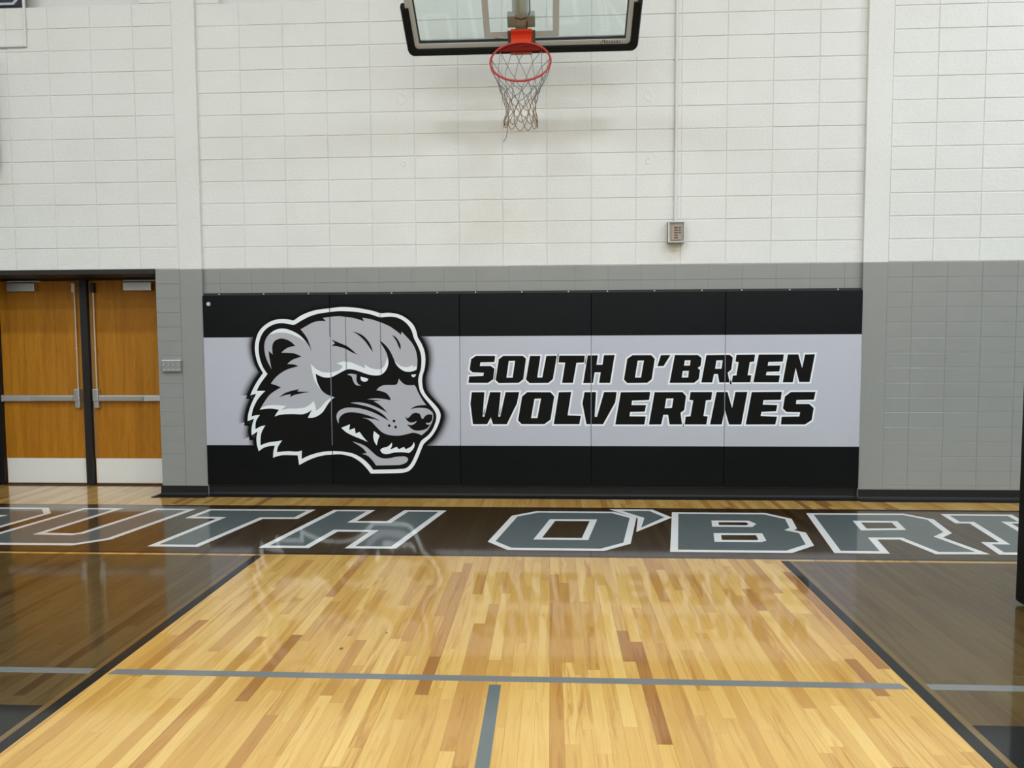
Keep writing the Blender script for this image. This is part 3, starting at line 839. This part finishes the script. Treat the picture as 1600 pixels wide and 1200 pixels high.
def door(num, x0, x1, meet):
    """one leaf; meet = the x of its meeting edge, where the exit hardware is"""
    s = 1 if meet == x1 else -1           # direction from the hinge to the meeting edge
    yf = ALC_Y
    d = MB().bbox(x0 + 0.003, yf, 0.012, x1 - 0.003, yf + 0.045, 2.112, 0.002).build('door_%d' % num, M['door_wood'], kind='structure')
    MB().bbox(x0 + 0.012, yf - 0.0025, 0.02, x1 - 0.012, yf + 0.001, 0.278, 0.001).build('kick_plate', M['kick'], d)
    MB().box(*sorted((meet - s * 0.002, meet - s * 0.030))[:1], yf - 0.002, 0.29, sorted((meet - s * 0.002, meet - s * 0.030))[1], yf + 0.001, 2.08).build('edge_strip', simple('tan_edge', (150, 112, 66), 0.5), d)
    hx = meet - s * 0.062                  # centre of the latch case
    head = MB().bbox(hx - 0.031, yf - 0.060, 0.875, hx + 0.031, yf - 0.001, 1.003, 0.008, 2)
    head.bbox(hx - 0.026, yf - 0.050, 0.805, hx + 0.026, yf - 0.001, 0.880, 0.006, 2)
    head.build('latch_case', M['steel'], d)
    hinge = x0 if s > 0 else x1
    a, b = sorted((hinge + s * 0.012, hx - s * 0.025))
    bar = MB().bbox(a, yf - 0.045, 0.874, b, yf - 0.005, 0.936, 0.008, 2).build('push_bar', M['bar'], d)
    pa, pb = sorted((hinge + s * 0.335, hx - s * 0.045))
    MB().bbox(pa, yf - 0.062, 0.879, pb, yf - 0.040, 0.925, 0.006, 2).build('push_pad', M['bar_pad'], bar)
    ca, cb = sorted((hinge + s * 0.002, hinge + s * 0.020))
    MB().bbox(ca, yf - 0.046, 0.870, cb, yf - 0.001, 0.940, 0.004).build('end_cap', M['steel'], bar)
    rod = MB(); rod.cyl((hx, yf - 0.022, 1.0), (hx, yf - 0.022, 1.99), 0.0085, n=12)
    rod.cyl((hx, yf - 0.022, 1.41), (hx, yf - 0.022, 1.425), 0.012, n=12)
    rd = rod.build('vertical_rod', M['rod'], d, smooth=True)
    MB().bbox(hx - 0.019, yf - 0.048, 1.985, hx + 0.019, yf - 0.001, 2.085, 0.006, 2).build('top_latch', M['rod'] if num == 1 else M['black_frame'], d)
    kx = (x0 + 0.275) if s > 0 else (x1 - 0.355)
    cl = MB().bbox(kx - 0.147, yf - 0.060, 2.000, kx + 0.147, yf - 0.001, 2.088, 0.006, 2).build('door_closer', M['steel'], d)
    MB().bbox(kx - 0.15, yf - 0.050, 2.096, kx + 0.20, yf - 0.015, 2.110, 0.003).build('closer_arm', M['bracket_grey'], d)
    return d
door(1, -5.445, -4.562, -4.562)
door(2, -4.488, -3.59, -4.488)

# ------------------------------------------------------------------ wall pads with the printed banner
PAD_Y, PAD_W = -0.052, 1.2192
PAD_LABEL = ['leftmost black and grey wall pad, printed with the ear of the animal head',
             'black and grey wall pad printed with the snarling face and teeth of the animal',
             'black and grey wall pad printed with the letters SOUT above WOL',
             "black and grey wall pad printed with the letters H O'BR above VERIN",
             'black and grey wall pad at the right end, printed with letters IEN above ES']
pads = []
for i in range(5):
    x0 = -3.048 + i * PAD_W; x1 = x0 + PAD_W
    t = thing('wall_pad', PAD_LABEL[i], 'wall pad', ((x0 + x1) / 2, -0.02, 0.103), 'printed wall pads under the hoop')
    MB().box(x0 + 0.002, -0.013, 0.103, x1 - 0.002, -0.002, 1.940).build('backing_board', M['black_frame'], t)
    MB().bbox(x0 + 0.001, PAD_Y, 0.118, x1 - 0.001, -0.013, 1.916, 0.007, 3).build('padded_face', M['pad'], t, smooth=True)
    for q in range(3):
        sx = x0 + 0.15 + q * 0.43
        MB().cyl((sx, -0.017, 1.929), (sx, -0.012, 1.929), 0.006, n=10).build('screw', M['bracket_grey'], t)
    pads.append((t, x0 + 0.0035, x1 - 0.0035))
MB().cyl((-2.985, PAD_Y - 0.005, 1.837), (-2.985, PAD_Y + 0.002, 1.837), 0.019, 0.019, n=20).cyl((-2.985, PAD_Y - 0.008, 1.837), (-2.985, PAD_Y - 0.004, 1.837), 0.012, n=16).build('stud', simple('pale_stud', (206, 196, 192), 0.4), pads[0][0], smooth=True)

def clipped(verts, faces, mis, x0, x1, z0=None, z1=None, cols=None):
    bm = bmesh.new()
    lay = bm.verts.layers.float.new('shade') if cols else None
    vs = [bm.verts.new(v) for v in verts]
    if cols:
        for v, c in zip(vs, cols):
            v[lay] = c
    for f, m_ in zip(faces, mis):
        try:
            bf = bm.faces.new([vs[k] for k in f]); bf.material_index = m_
        except ValueError:
            pass
    cuts = [((x0, 0, 0), (-1, 0, 0)), ((x1, 0, 0), (1, 0, 0))]
    if z0 is not None:
        cuts += [((0, 0, z0), (0, 0, -1)), ((0, 0, z1), (0, 0, 1))]
    for co, no in cuts:
        bmesh.ops.bisect_plane(bm, geom=bm.verts[:] + bm.edges[:] + bm.faces[:], plane_co=co, plane_no=no, clear_outer=True)
    if not bm.faces:
        bm.free()
        return None
    return bm

def printed(name, layers, mats, parent=None, only=None):
    """flat print on the pads, cut at the joints between them; layers: (loops, material index, depth)"""
    verts, faces, mis = [], [], []
    for loops, mi, dp in layers:
        pts, tris = fill(loops)
        o = len(verts)
        verts += [(x, PAD_Y - dp, z) for x, z in pts]
        faces += [[k + o for k in t] for t in tris]; mis += [mi] * len(tris)
    made = {}
    for n_, (pad, x0, x1) in enumerate(pads):
        bm = clipped(verts, faces, mis, x0, x1)
        if bm is None:
            continue
        par = parent.get(n_) if parent else pad
        if par is None:
            bm.free(); continue
        me = bpy.data.meshes.new(name)
        for v in bm.verts:
            v.co -= ORG[par.name]
        bm.to_mesh(me); bm.free()
        for m_ in mats:
            me.materials.append(m_)
        ob = bpy.data.objects.new(name, me)
        COL.objects.link(ob); ob.parent = par
        ORG[ob.name] = ORG[par.name]
        made[n_] = ob
    return made

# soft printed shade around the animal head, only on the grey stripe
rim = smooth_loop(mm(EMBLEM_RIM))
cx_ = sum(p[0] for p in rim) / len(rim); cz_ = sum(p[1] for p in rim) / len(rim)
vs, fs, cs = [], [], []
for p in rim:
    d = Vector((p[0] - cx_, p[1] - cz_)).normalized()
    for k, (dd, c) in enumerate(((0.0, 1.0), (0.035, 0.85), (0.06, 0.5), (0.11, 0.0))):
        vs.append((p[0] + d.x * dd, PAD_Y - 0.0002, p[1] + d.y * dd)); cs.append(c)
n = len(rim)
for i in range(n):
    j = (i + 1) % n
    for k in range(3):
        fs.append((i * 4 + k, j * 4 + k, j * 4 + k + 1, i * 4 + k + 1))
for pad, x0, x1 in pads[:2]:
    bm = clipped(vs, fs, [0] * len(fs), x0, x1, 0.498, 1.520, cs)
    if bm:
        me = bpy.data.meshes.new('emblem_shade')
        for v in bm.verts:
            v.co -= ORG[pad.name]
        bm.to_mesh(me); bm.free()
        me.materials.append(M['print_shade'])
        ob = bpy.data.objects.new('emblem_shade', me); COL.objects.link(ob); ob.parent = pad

head = smooth_loop(mm(EMBLEM_HEAD))
printed('emblem_outline', [([offset(rim, 0.030, 1.8)], 1, 0.0004), ([rim], 0, 0.0006)], [M['print_white'], M['print_black']])
lay = [([head], 0, 0.0008)]
for c, l in EMBLEM:
    s_ = smooth_loop(mm(l)) if len(l) > 4 else mm(l)
    lay.append(([s_], {'k': 0, 'g': 1, 'w': 2}[c], {'g': 0.0010, 'w': 0.0012, 'k': 0.0014}[c]))
printed('emblem_head', lay, [M['print_black'], M['print_grey'], M['print_white']])

for ch, outer, holes in LETTERS:
    o_, h_ = mm(outer), [mm(h) for h in holes]
    base_ = printed('printed_letter', [([o_] + h_, 0, 0.0008)], [M['print_black']])
    printed('letter_outline', [([offset(o_, 0.0155)] + [offset(h, -0.0155) for h in h_], 0, 0.0005)], [M['print_white']], base_)

# ------------------------------------------------------------------ basketball backstop, swung up and back
TILT = 0.9711
B0 = Vector((0.0035, -0.619, 3.899))      # middle of the board's lower edge, front face
UP = Vector((0, -math.sin(TILT), math.cos(TILT)))
NO = Vector((0, -math.cos(TILT), -math.sin(TILT)))
TB = Matrix((Vector((1, 0, 0)), -NO, UP)).transposed().to_4x4()   # local x across, y back, z up the board
TB = Matrix.Translation(B0) @ TB
def brd():
    m_ = MB(); m_.T = TB
    return m_
hoop = thing('basketball_backstop', 'glass basketball backboard tilted down with orange rim and frayed net', 'basketball hoop', B0)
hw, hh = 36 * I, 42 * I
board = brd().box(-hw + 0.03, 0.002, 0.03, hw - 0.03, 0.014, hh - 0.03).build('backboard', M['glass'], hoop)
fw = 0.066; gw = 0.011
for x0, x1, z0, z1 in ((-hw, hw, 0, fw), (-hw, hw, hh - fw, hh), (-hw, -hw + fw, fw, hh - fw), (hw - fw, hw, fw, hh - fw)):
    brd().bbox(x0, -0.004, z0, x1, 0.055, z1, 0.004).build('frame_rail', M['frame_grey'], board)
for x0, x1, z0, z1 in ((-hw + fw, hw - fw, fw, fw + gw), (-hw + fw, -hw + fw + gw, fw + gw, hh - fw), (hw - fw - gw, hw - fw, fw + gw, hh - fw), (-hw + fw, hw - fw, hh - fw - gw, hh - fw)):
    brd().box(x0, 0.0, z0, x1, 0.02, z1).build('gasket_strip', M['gasket'], board)
a, b, tk = 12 * I, 18 * I, 2 * I
z0 = 4 * I
for r_ in ((-a, a, z0, z0 + tk), (-a, a, z0 + b - tk, z0 + b), (-a, -a + tk, z0 + tk, z0 + b - tk), (a - tk, a, z0 + tk, z0 + b - tk)):
    brd().box(r_[0], 0.0002, r_[2], r_[1], 0.0016, r_[3]).build('target_stripe', M['target_grey'], board)
# black edge padding: a U wrapped round the lower edge and the lower part of the sides
def edge_pad():
    mb = brd()
    R = 0.055; ov = 0.046; top = 15 * I
    xo, zo = hw + 0.040, -0.045
    path_o = [(-xo, top)] + [(-xo + R - R * math.cos(t), zo + R - R * math.sin(t)) for t in [k * math.pi / 12 for k in range(7)]]
    path_o += [(xo - R + R * math.sin(t), zo + R - R * math.cos(t)) for t in [k * math.pi / 12 for k in range(7)]] + [(xo, top)]
    q = 0.03
    xi, zi = hw - 0.028, 0.022
    path_i = [(-xi, top)] + [(-xi + q - q * math.cos(t), zi + q - q * math.sin(t)) for t in [k * math.pi / 12 for k in range(7)]]
    path_i += [(xi - q + q * math.sin(t), zi + q - q * math.cos(t)) for t in [k * math.pi / 12 for k in range(7)]] + [(xi, top)]
    n_ = len(path_o); vs = []
    c = 0.012
    for (ox, oz), (ix, iz) in zip(path_o, path_i):
        dx, dz = ix - ox, iz - oz
        L_ = math.hypot(dx, dz); ux, uz = dx / L_, dz / L_
        vs += [(ox, -0.006 + c, oz), (ox + ux * c, -0.020, oz + uz * c), (ix - ux * c * 0.5, -0.020, iz - uz * c * 0.5), (ix, -0.010, iz), (ix, 0.062, iz), (ox + ux * c, 0.066, oz + uz * c), (ox, 0.054, oz)]
    k = 7; fs = []
    for i in range(n_ - 1):
        for j in range(k):
            fs.append((i * k + j, i * k + (j + 1) % k, (i + 1) * k + (j + 1) % k, (i + 1) * k + j))
    fs += [tuple(range(k)), tuple(range((n_ - 1) * k, n_ * k))[::-1]]
    mb.add(vs, fs)
    return mb.build('edge_padding', M['edge_pad'], board, smooth=True)
edge_pad()
# small maker's mark at the lower right of the frame
lg = brd()
lx, lz = 0.640, 0.030
def lp(pts, lift=0.0052):
    p_, t_ = fill([pts])
    lg.add([(x, -lift, z) for x, z in p_], t_)
lp([(lx, lz), (lx + 0.010, lz), (lx + 0.034, lz + 0.026), (lx + 0.034, lz), (lx + 0.044, lz), (lx + 0.042, lz + 0.034), (lx + 0.030, lz + 0.034)])
xx = lx + 0.048
for k in range(6):
    wv = (0.022, 0.016, 0.020, 0.016, 0.024, 0.016)[k]
    lp([(xx, lz), (xx + 0.012, lz), (xx + 0.015, lz + wv * 0.5), (xx + 0.018, lz + wv), (xx + 0.006, lz + wv), (xx + 0.003, lz + wv * 0.5)])
    xx += 0.021
lg.build('maker_mark', M['logo_grey'], board)

# rim
rz, rd_ = 6 * I, 15 * I
ring = []
for k in range(64):
    t = 2 * math.pi * k / 64
    ring.append((9.31 * I * math.cos(t), -rd_ + 9.31 * I * math.sin(t), rz))
rm = brd(); rm.tube(ring, 0.0085, 10, True)
rim_o = rm.build('rim', M['rim_red'], hoop, smooth=True)
br = brd()
br.bbox(-0.082, -0.150, rz - 0.100, 0.082, -0.012, rz - 0.008, 0.006, 2)
br.bbox(-0.086, -0.030, rz - 0.115, 0.086, -0.006, rz + 0.030, 0.006, 2)
br.build('rim_bracket', M['orange'], rim_o)
bp = brd()
bp.bbox(-0.112, -0.012, rz - 0.120, 0.112, 0.0, rz + 0.012, 0.002)
bp.build('mounting_plate', simple('brown_grey_plate', (118, 100, 88), 0.5, 0.3), rim_o)
# curved shelf plate behind the ring
sh = brd(); prof = []
for k in range(13):
    t = math.radians(35 + 110 * k / 12)
    prof.append((9.3 * I * math.cos(t), -rd_ + 9.3 * I * math.sin(t)))
prof += [(-0.085, -0.13), (0.085, -0.13)]
sh.prism(prof, 'z', rz - 0.014, rz - 0.006)
sh.build('shelf_plate', simple('dark_red_steel', (150, 36, 24), 0.45), rim_o)
lb = brd(); lb.bbox(-0.09, -0.152, rz - 0.108, 0.09, -0.140, rz - 0.096, 0.002); lb.build('lower_bar', simple('pinkish_bar', (196, 178, 170), 0.45), rim_o)
RC = TB @ Vector((0, -rd_, rz))
hooks = []
NH = 12
for k in range(NH):
    t = 2 * math.pi * (k + 0.5) / NH
    c = TB @ Vector((9.3 * I * math.cos(t), -rd_ + 9.3 * I * math.sin(t), rz))
    tip = c + Vector((0, 0, -0.022))
    side = (TB.to_3x3() @ Vector((-math.sin(t), math.cos(t), 0))).normalized()
    hk = MB(); hk.tube([c - side * 0.013, c - side * 0.012 + Vector((0, 0, -0.014)), tip, c + side * 0.012 + Vector((0, 0, -0.014)), c + side * 0.013], 0.0026, 6)
    hk.build('net_hook', M['rim_red'], rim_o)
    hooks.append((t, tip))

# net: a cord mesh hanging straight down from the tilted rim
nrng = random.Random(5)
LV = 7
ZB = 3.205
cxn, cyn = RC.x, RC.y - 0.005
prof_r = [None, 0.200, 0.168, 0.140, 0.120, 0.114, 0.138]
rows = [[h[1] for h in hooks]]
for k in range(1, LV):
    row = []
    f = k / (LV - 1)
    for i in range(NH):
        ang = hooks[i][0] + (math.pi / NH) * k + 0.07 * math.sin(k * 1.3)
        h0 = hooks[i][1]
        frac = (math.sin(ang) + 1) / 2
        ztop = (hooks[0][1].z + hooks[6][1].z) / 2 + 0.19 * math.sin(ang)
        r = prof_r[k]
        yr = 0.13 + (0.92 - 0.13) * min(1, f * 1.5)   # rim is tilted, so the net starts flattened
        wy = max(0.55, min(1.0, 0.55 + f))
        z = ztop + (ZB - ztop) * (f ** 0.92)
        row.append(Vector((cxn + r * math.cos(ang) + nrng.uniform(-0.006, 0.006), cyn + r * wy * math.sin(ang) + nrng.uniform(-0.006, 0.006), z + nrng.uniform(-0.012, 0.012))))
    rows.append(row)
nt = MB()
def cord(p, q, sag=0.006, r=0.0031):
    m_ = (p + q) / 2 + Vector((nrng.uniform(-sag, sag), nrng.uniform(-sag, sag), -sag))
    nt.tube([p, m_, q], r, 5)
for k in range(LV - 1):
    for i in range(NH):
        cord(rows[k][i], rows[k + 1][i])
        cord(rows[k][i], rows[k + 1][i - 1])
for k in range(1, LV):
    for i in range(NH):
        p = rows[k][i]
        nt.cyl(p - Vector((0, 0, 0.006)), p + Vector((0, 0, 0.006)), 0.0042, n=6)
for i in range(0, NH, 1):      # loose loops along the bottom
    p, q = rows[-1][i], rows[-1][(i + 1) % NH]
    m_ = (p + q) / 2 + Vector((0, 0, -0.035 - 0.02 * nrng.random()))
    nt.tube([p, p.lerp(m_, 0.6) + Vector((0, 0, -0.008)), m_, q.lerp(m_, 0.6) + Vector((0, 0, -0.008)), q], 0.0031, 5)
low = min(rows[-1], key=lambda p: (p.x, p.y))
st_ = Vector((cxn - 0.105, cyn - 0.06, ZB - 0.02))
nt.tube([low, st_, st_ + Vector((0.004, 0, -0.06)), st_ + Vector((-0.006, 0, -0.115)), st_ + Vector((-0.030, 0, -0.150))], 0.0031, 5)
nt.build('net', M['net'], hoop, smooth=True)

# mast, plates and cable behind the glass
ms = brd()
ms.cyl((0, 0.115, 0.17), (0, 0.115, 5.3), 0.073, n=28)
mast = ms.build('mast', M['mast'], hoop, smooth=True)
ms = brd()
ms.bbox(-0.052, 0.055, 0.10, 0.052, 0.12, 0.30, 0.008, 2)
ms.build('mast_foot', M['mast'], mast)
for s in (-1, 1):
    pl = brd()
    pl.bbox(*sorted((s * 0.070, s * 0.112))[:1], 0.03, 0.165, sorted((s * 0.070, s * 0.112))[1], 0.10, 0.265, 0.003)
    pl.bbox(*sorted((s * 0.048, s * 0.078))[:1], 0.03, 0.165, sorted((s * 0.048, s * 0.078))[1], 0.075, 0.265, 0.003)
    p_ = pl.build('bracket_plate', M['bracket_grey'], mast)
brd().tube([(0.075, 0.05, 1.0), (0.074, 0.045, 0.6), (0.072, 0.042, 0.30), (0.055, 0.035, 0.24), (0.045, 0.03, 0.19), (0.043, 0.03, 0.14)], 0.004, 6).build('cable', M['wire'], mast)
brd().tube([(-0.072, 0.06, 0.262), (-0.05, 0.04, 0.243), (0, 0.035, 0.232), (0.05, 0.04, 0.243), (0.074, 0.06, 0.262)], 0.004, 6).build('cable', M['wire'], mast)
brd().tube([(-0.09, 0.022, 0.085), (-0.13, 0.024, 0.070), (-0.19, 0.024, 0.075), (-0.24, 0.022, 0.095)], 0.003, 6).build('cable', M['wire'], mast)
# roof fixing of the mast so that the backstop hangs from something
mt_top = TB @ Vector((0, 0.115, 5.3))
hg = MB()
hg.cyl(mt_top, (mt_top.x, mt_top.y, RZ), 0.06, n=20)
hg.bbox(mt_top.x - 0.9, mt_top.y - 0.06, mt_top.z - 0.06, mt_top.x + 0.9, mt_top.y + 0.06, mt_top.z + 0.06, 0.01)
hg.build('ceiling_hanger', M['mast'], hoop, smooth=True)

# ------------------------------------------------------------------ small wall fixtures
t = thing('fire_alarm_horn', 'caged fire alarm horn with reddish louvres at the end of the white conduit', 'fire alarm', (1.376, 0, 2.354))
ax0, ax1, az0, az1 = 1.299, 1.452, 2.358, 2.550
MB().bbox(ax0 + 0.012, -0.022, az0 + 0.010, ax1 - 0.012, -0.002, az1 - 0.010, 0.004).build('back_plate', M['alarm_body'], t)
al = MB().bbox(ax0 + 0.034, -0.052, az0 + 0.024, ax1 - 0.030, -0.020, az1 - 0.036, 0.006, 2).build('horn_body', M['alarm_red'], t)
for q in range(5):
    zz = az0 + 0.040 + q * 0.0225
    MB().bbox(ax0 + 0.058, -0.055, zz, ax1 - 0.062, -0.051, zz + 0.012, 0.001).build('louvre_slot', M['alarm_slot'] if q > 1 else simple('faded_slot', (120, 92, 84), 0.5), al)
    MB().bbox(ax1 - 0.054, -0.055, zz, ax1 - 0.036, -0.051, zz + 0.012, 0.001).build('louvre_slot', M['alarm_slot'] if q > 1 else M['bracket_grey'], al)
rim_grey = simple('grey_plastic_rim', (204, 206, 202), 0.4)
cv = MB()
cv.bbox(ax0, -0.075, az0, ax1, -0.072, az1, 0.001)
cov = cv.build('clear_cover', M['clear_cover'], t)
for x0, x1, z0, z1 in ((ax0, ax0 + 0.012, az0, az1), (ax1 - 0.012, ax1, az0, az1), (ax0 + 0.012, ax1 - 0.012, az0, az0 + 0.012), (ax0 + 0.012, ax1 - 0.012, az1 - 0.012, az1)):
    MB().bbox(x0, -0.078, z0, x1, -0.070, z1, 0.002).build('cover_rim', rim_grey, cov)
for x0, x1, z0, z1 in ((ax0 + 0.001, ax0 + 0.004, az0, az1), (ax1 - 0.004, ax1 - 0.001, az0, az1), (ax0 + 0.004, ax1 - 0.004, az0, az0 + 0.003), (ax0 + 0.004, ax1 - 0.004, az1 - 0.003, az1)):
    MB().box(x0, -0.070, z0, x1, -0.002, z1).build('cover_side', M['clear_cover'], cov)

t = thing('conduit_pipe', 'white painted conduit pipe running down the block wall to the alarm', 'conduit', (1.372, 0, 2.55))
cd = MB(); cd.cyl((1.372, -0.0145, 2.551), (1.372, -0.0145, RZ - 0.02), 0.0135, n=16); cd.build('pipe', M['white_part'], t, smooth=True)
for zz in (2.75, 4.0, 5.6, 7.2):
    MB().bbox(1.345, -0.006, zz, 1.399, -0.001, zz + 0.018, 0.002).build('strap', M['white_part'], t)

t = thing('switch_plate', 'four gang grey switch plate on the narrow tiled strip beside the wooden doors', 'switch', (-3.362, FACE_OUT, 1.20))
sx0, sx1, sz0, sz1 = -3.452, -3.268, 1.199, 1.310
MB().bbox(sx0, FACE_OUT - 0.030, sz0, sx1, FACE_OUT - 0.001, sz1, 0.004, 2).build('cover', M['plate_grey'], t)
MB().bbox(sx0 + 0.002, FACE_OUT - 0.0305, sz1 - 0.008, sx1 + 0.002, FACE_OUT - 0.002, sz1 + 0.0015, 0.001).build('top_edge', M['white_part'], t)
for q in range(4):
    tx = sx0 + 0.023 + q * 0.046
    MB().bbox(tx - 0.005, FACE_OUT - 0.040, 1.252, tx + 0.005, FACE_OUT - 0.029, 1.278, 0.002).build('toggle', M['toggle'], t)
    MB().box(tx - 0.014, FACE_OUT - 0.0308, 1.216, tx + 0.012, FACE_OUT - 0.0295, 1.226).build('tag_strip', M['toggle'], t)

t = thing('cable_raceway', 'white cable raceway turning a corner on the upper left blocks below the navy sign', 'raceway', (-4.66, FACE_OUT, 4.24))
MB().bbox(-4.672, FACE_OUT - 0.020, 4.240, -4.650, FACE_OUT - 0.0012, 5.6, 0.003).build('upright', M['white_part'], t)
MB().bbox(-7.2, FACE_OUT - 0.024, 4.240, -4.672, FACE_OUT - 0.0012, 4.262, 0.003).build('run', M['white_part'], t)

t = thing('navy_sign', 'navy sign with pale chamfered border at the top left corner', 'sign', (-5.6, FACE_OUT, 4.612))
nx0, nx1, nz0, nz1 = -6.60, -4.682, 4.614, 5.50
MB().bbox(nx0, FACE_OUT - 0.012, nz0, nx1, FACE_OUT + 0.004, nz1, 0.002).build('sign_board', M['sign_navy'], t)
def cham(x0, x1, z0, z1, c):
    return [(x0 + c, z0), (x1 - c, z0), (x1, z0 + c), (x1, z1 - c), (x1 - c, z1), (x0 + c, z1), (x0, z1 - c), (x0, z0 + c)]
p_, t_ = fill([cham(nx0 + 0.03, nx1 - 0.030, nz0 + 0.012, nz1 - 0.012, 0.045), cham(nx0 + 0.052, nx1 - 0.052, nz0 + 0.034, nz1 - 0.034, 0.036)])
MB().add([(x, FACE_OUT - 0.0135, z) for x, z in p_], t_).build('sign_border', M['sign_border'], t)
for xq in (-4.905, -4.945):
    MB().bbox(xq - 0.009, FACE_OUT - 0.015, nz0 + 0.075, xq + 0.009, FACE_OUT - 0.0122, nz1 - 0.12, 0.002).build('letter_stroke', M['print_white'], t)

t = thing('wall_cabinet', 'black box mounted high on the block wall, cut off by the left frame edge', 'wall box', (-5.4, FACE_OUT, 3.14))
MB().bbox(-5.95, FACE_OUT - 0.13, 3.135, -4.972, FACE_OUT - 0.001, 4.135, 0.01, 2).build('case', M['black_box'], t)
MB().bbox(-5.89, FACE_OUT - 0.137, 3.195, -5.032, FACE_OUT - 0.128, 4.075, 0.006, 2).build('front_panel', M['rubber'], t)

# ------------------------------------------------------------------ padded post at the right edge
px_, py_ = 2.957, -2.803
t = thing('padded_post', 'tall black padded post standing on the stained floor at the right edge', 'post', (px_, py_, 0.0))
pp = MB(); pp.bbox(px_ - 0.115, py_ - 0.115, 0.012, px_ + 0.115, py_ + 0.115, 1.83, 0.02, 3); pp.build('post_pad', M['post_pad'], t, smooth=True)
MB().cyl((px_, py_, 0.0012), (px_, py_, 2.45), 0.038, n=24).build('steel_post', M['bracket_grey'], t, smooth=True)
MB().cyl((px_, py_, 2.45), (px_, py_, 2.47), 0.042, n=24).build('post_cap', M['rubber'], t)

# ------------------------------------------------------------------ high bay lights
first = None
LX = (-6.2, -1.9, 2.4, 6.7, 11.0)
LY = (-5.4, -9.6, -13.8, -18.0, -22.2, -26.4)
SPOTS = [(x, y) for y in LY for x in LX] + [(6.7, -2.3)]  # the last lamp is an extra, added near the wall to brighten its upper right
for lx_, ly in SPOTS:
    t = thing('high_bay_light', 'white linear high bay light hanging below the gym ceiling', 'light', (lx_, ly, 7.75), 'high bay lights of the gym')
    if first is None:
        a_ = MB().bbox(lx_ - 0.62, ly - 0.24, 7.75, lx_ + 0.62, ly + 0.24, 7.83, 0.02, 2).build('housing', M['housing'], t)
        b_ = MB().box(lx_ - 0.58, ly - 0.20, 7.745, lx_ + 0.58, ly + 0.20, 7.749).build('diffuser', M['glow'], t)
        c_ = [MB().cyl((lx_ + s, ly, 7.82), (lx_ + s, ly, RZ), 0.004, n=6).build('hanger_wire', M['bracket_grey'], t) for s in (-0.5, 0.5)]
        first = (a_, b_, *c_)
    else:
        for s_ in first:
            k_ = s_.copy(); COL.objects.link(k_); k_.parent = t
    ld = bpy.data.lights.new('lamp', 'AREA')
    ld.shape = 'RECTANGLE'; ld.size = 1.16; ld.size_y = 0.42
    ld.energy = LAMP_WATTS; ld.color = LAMP_COLOR
    lo = bpy.data.objects.new('lamp', ld)
    COL.objects.link(lo); lo.parent = t
    lo.location = (0, 0, -0.012)
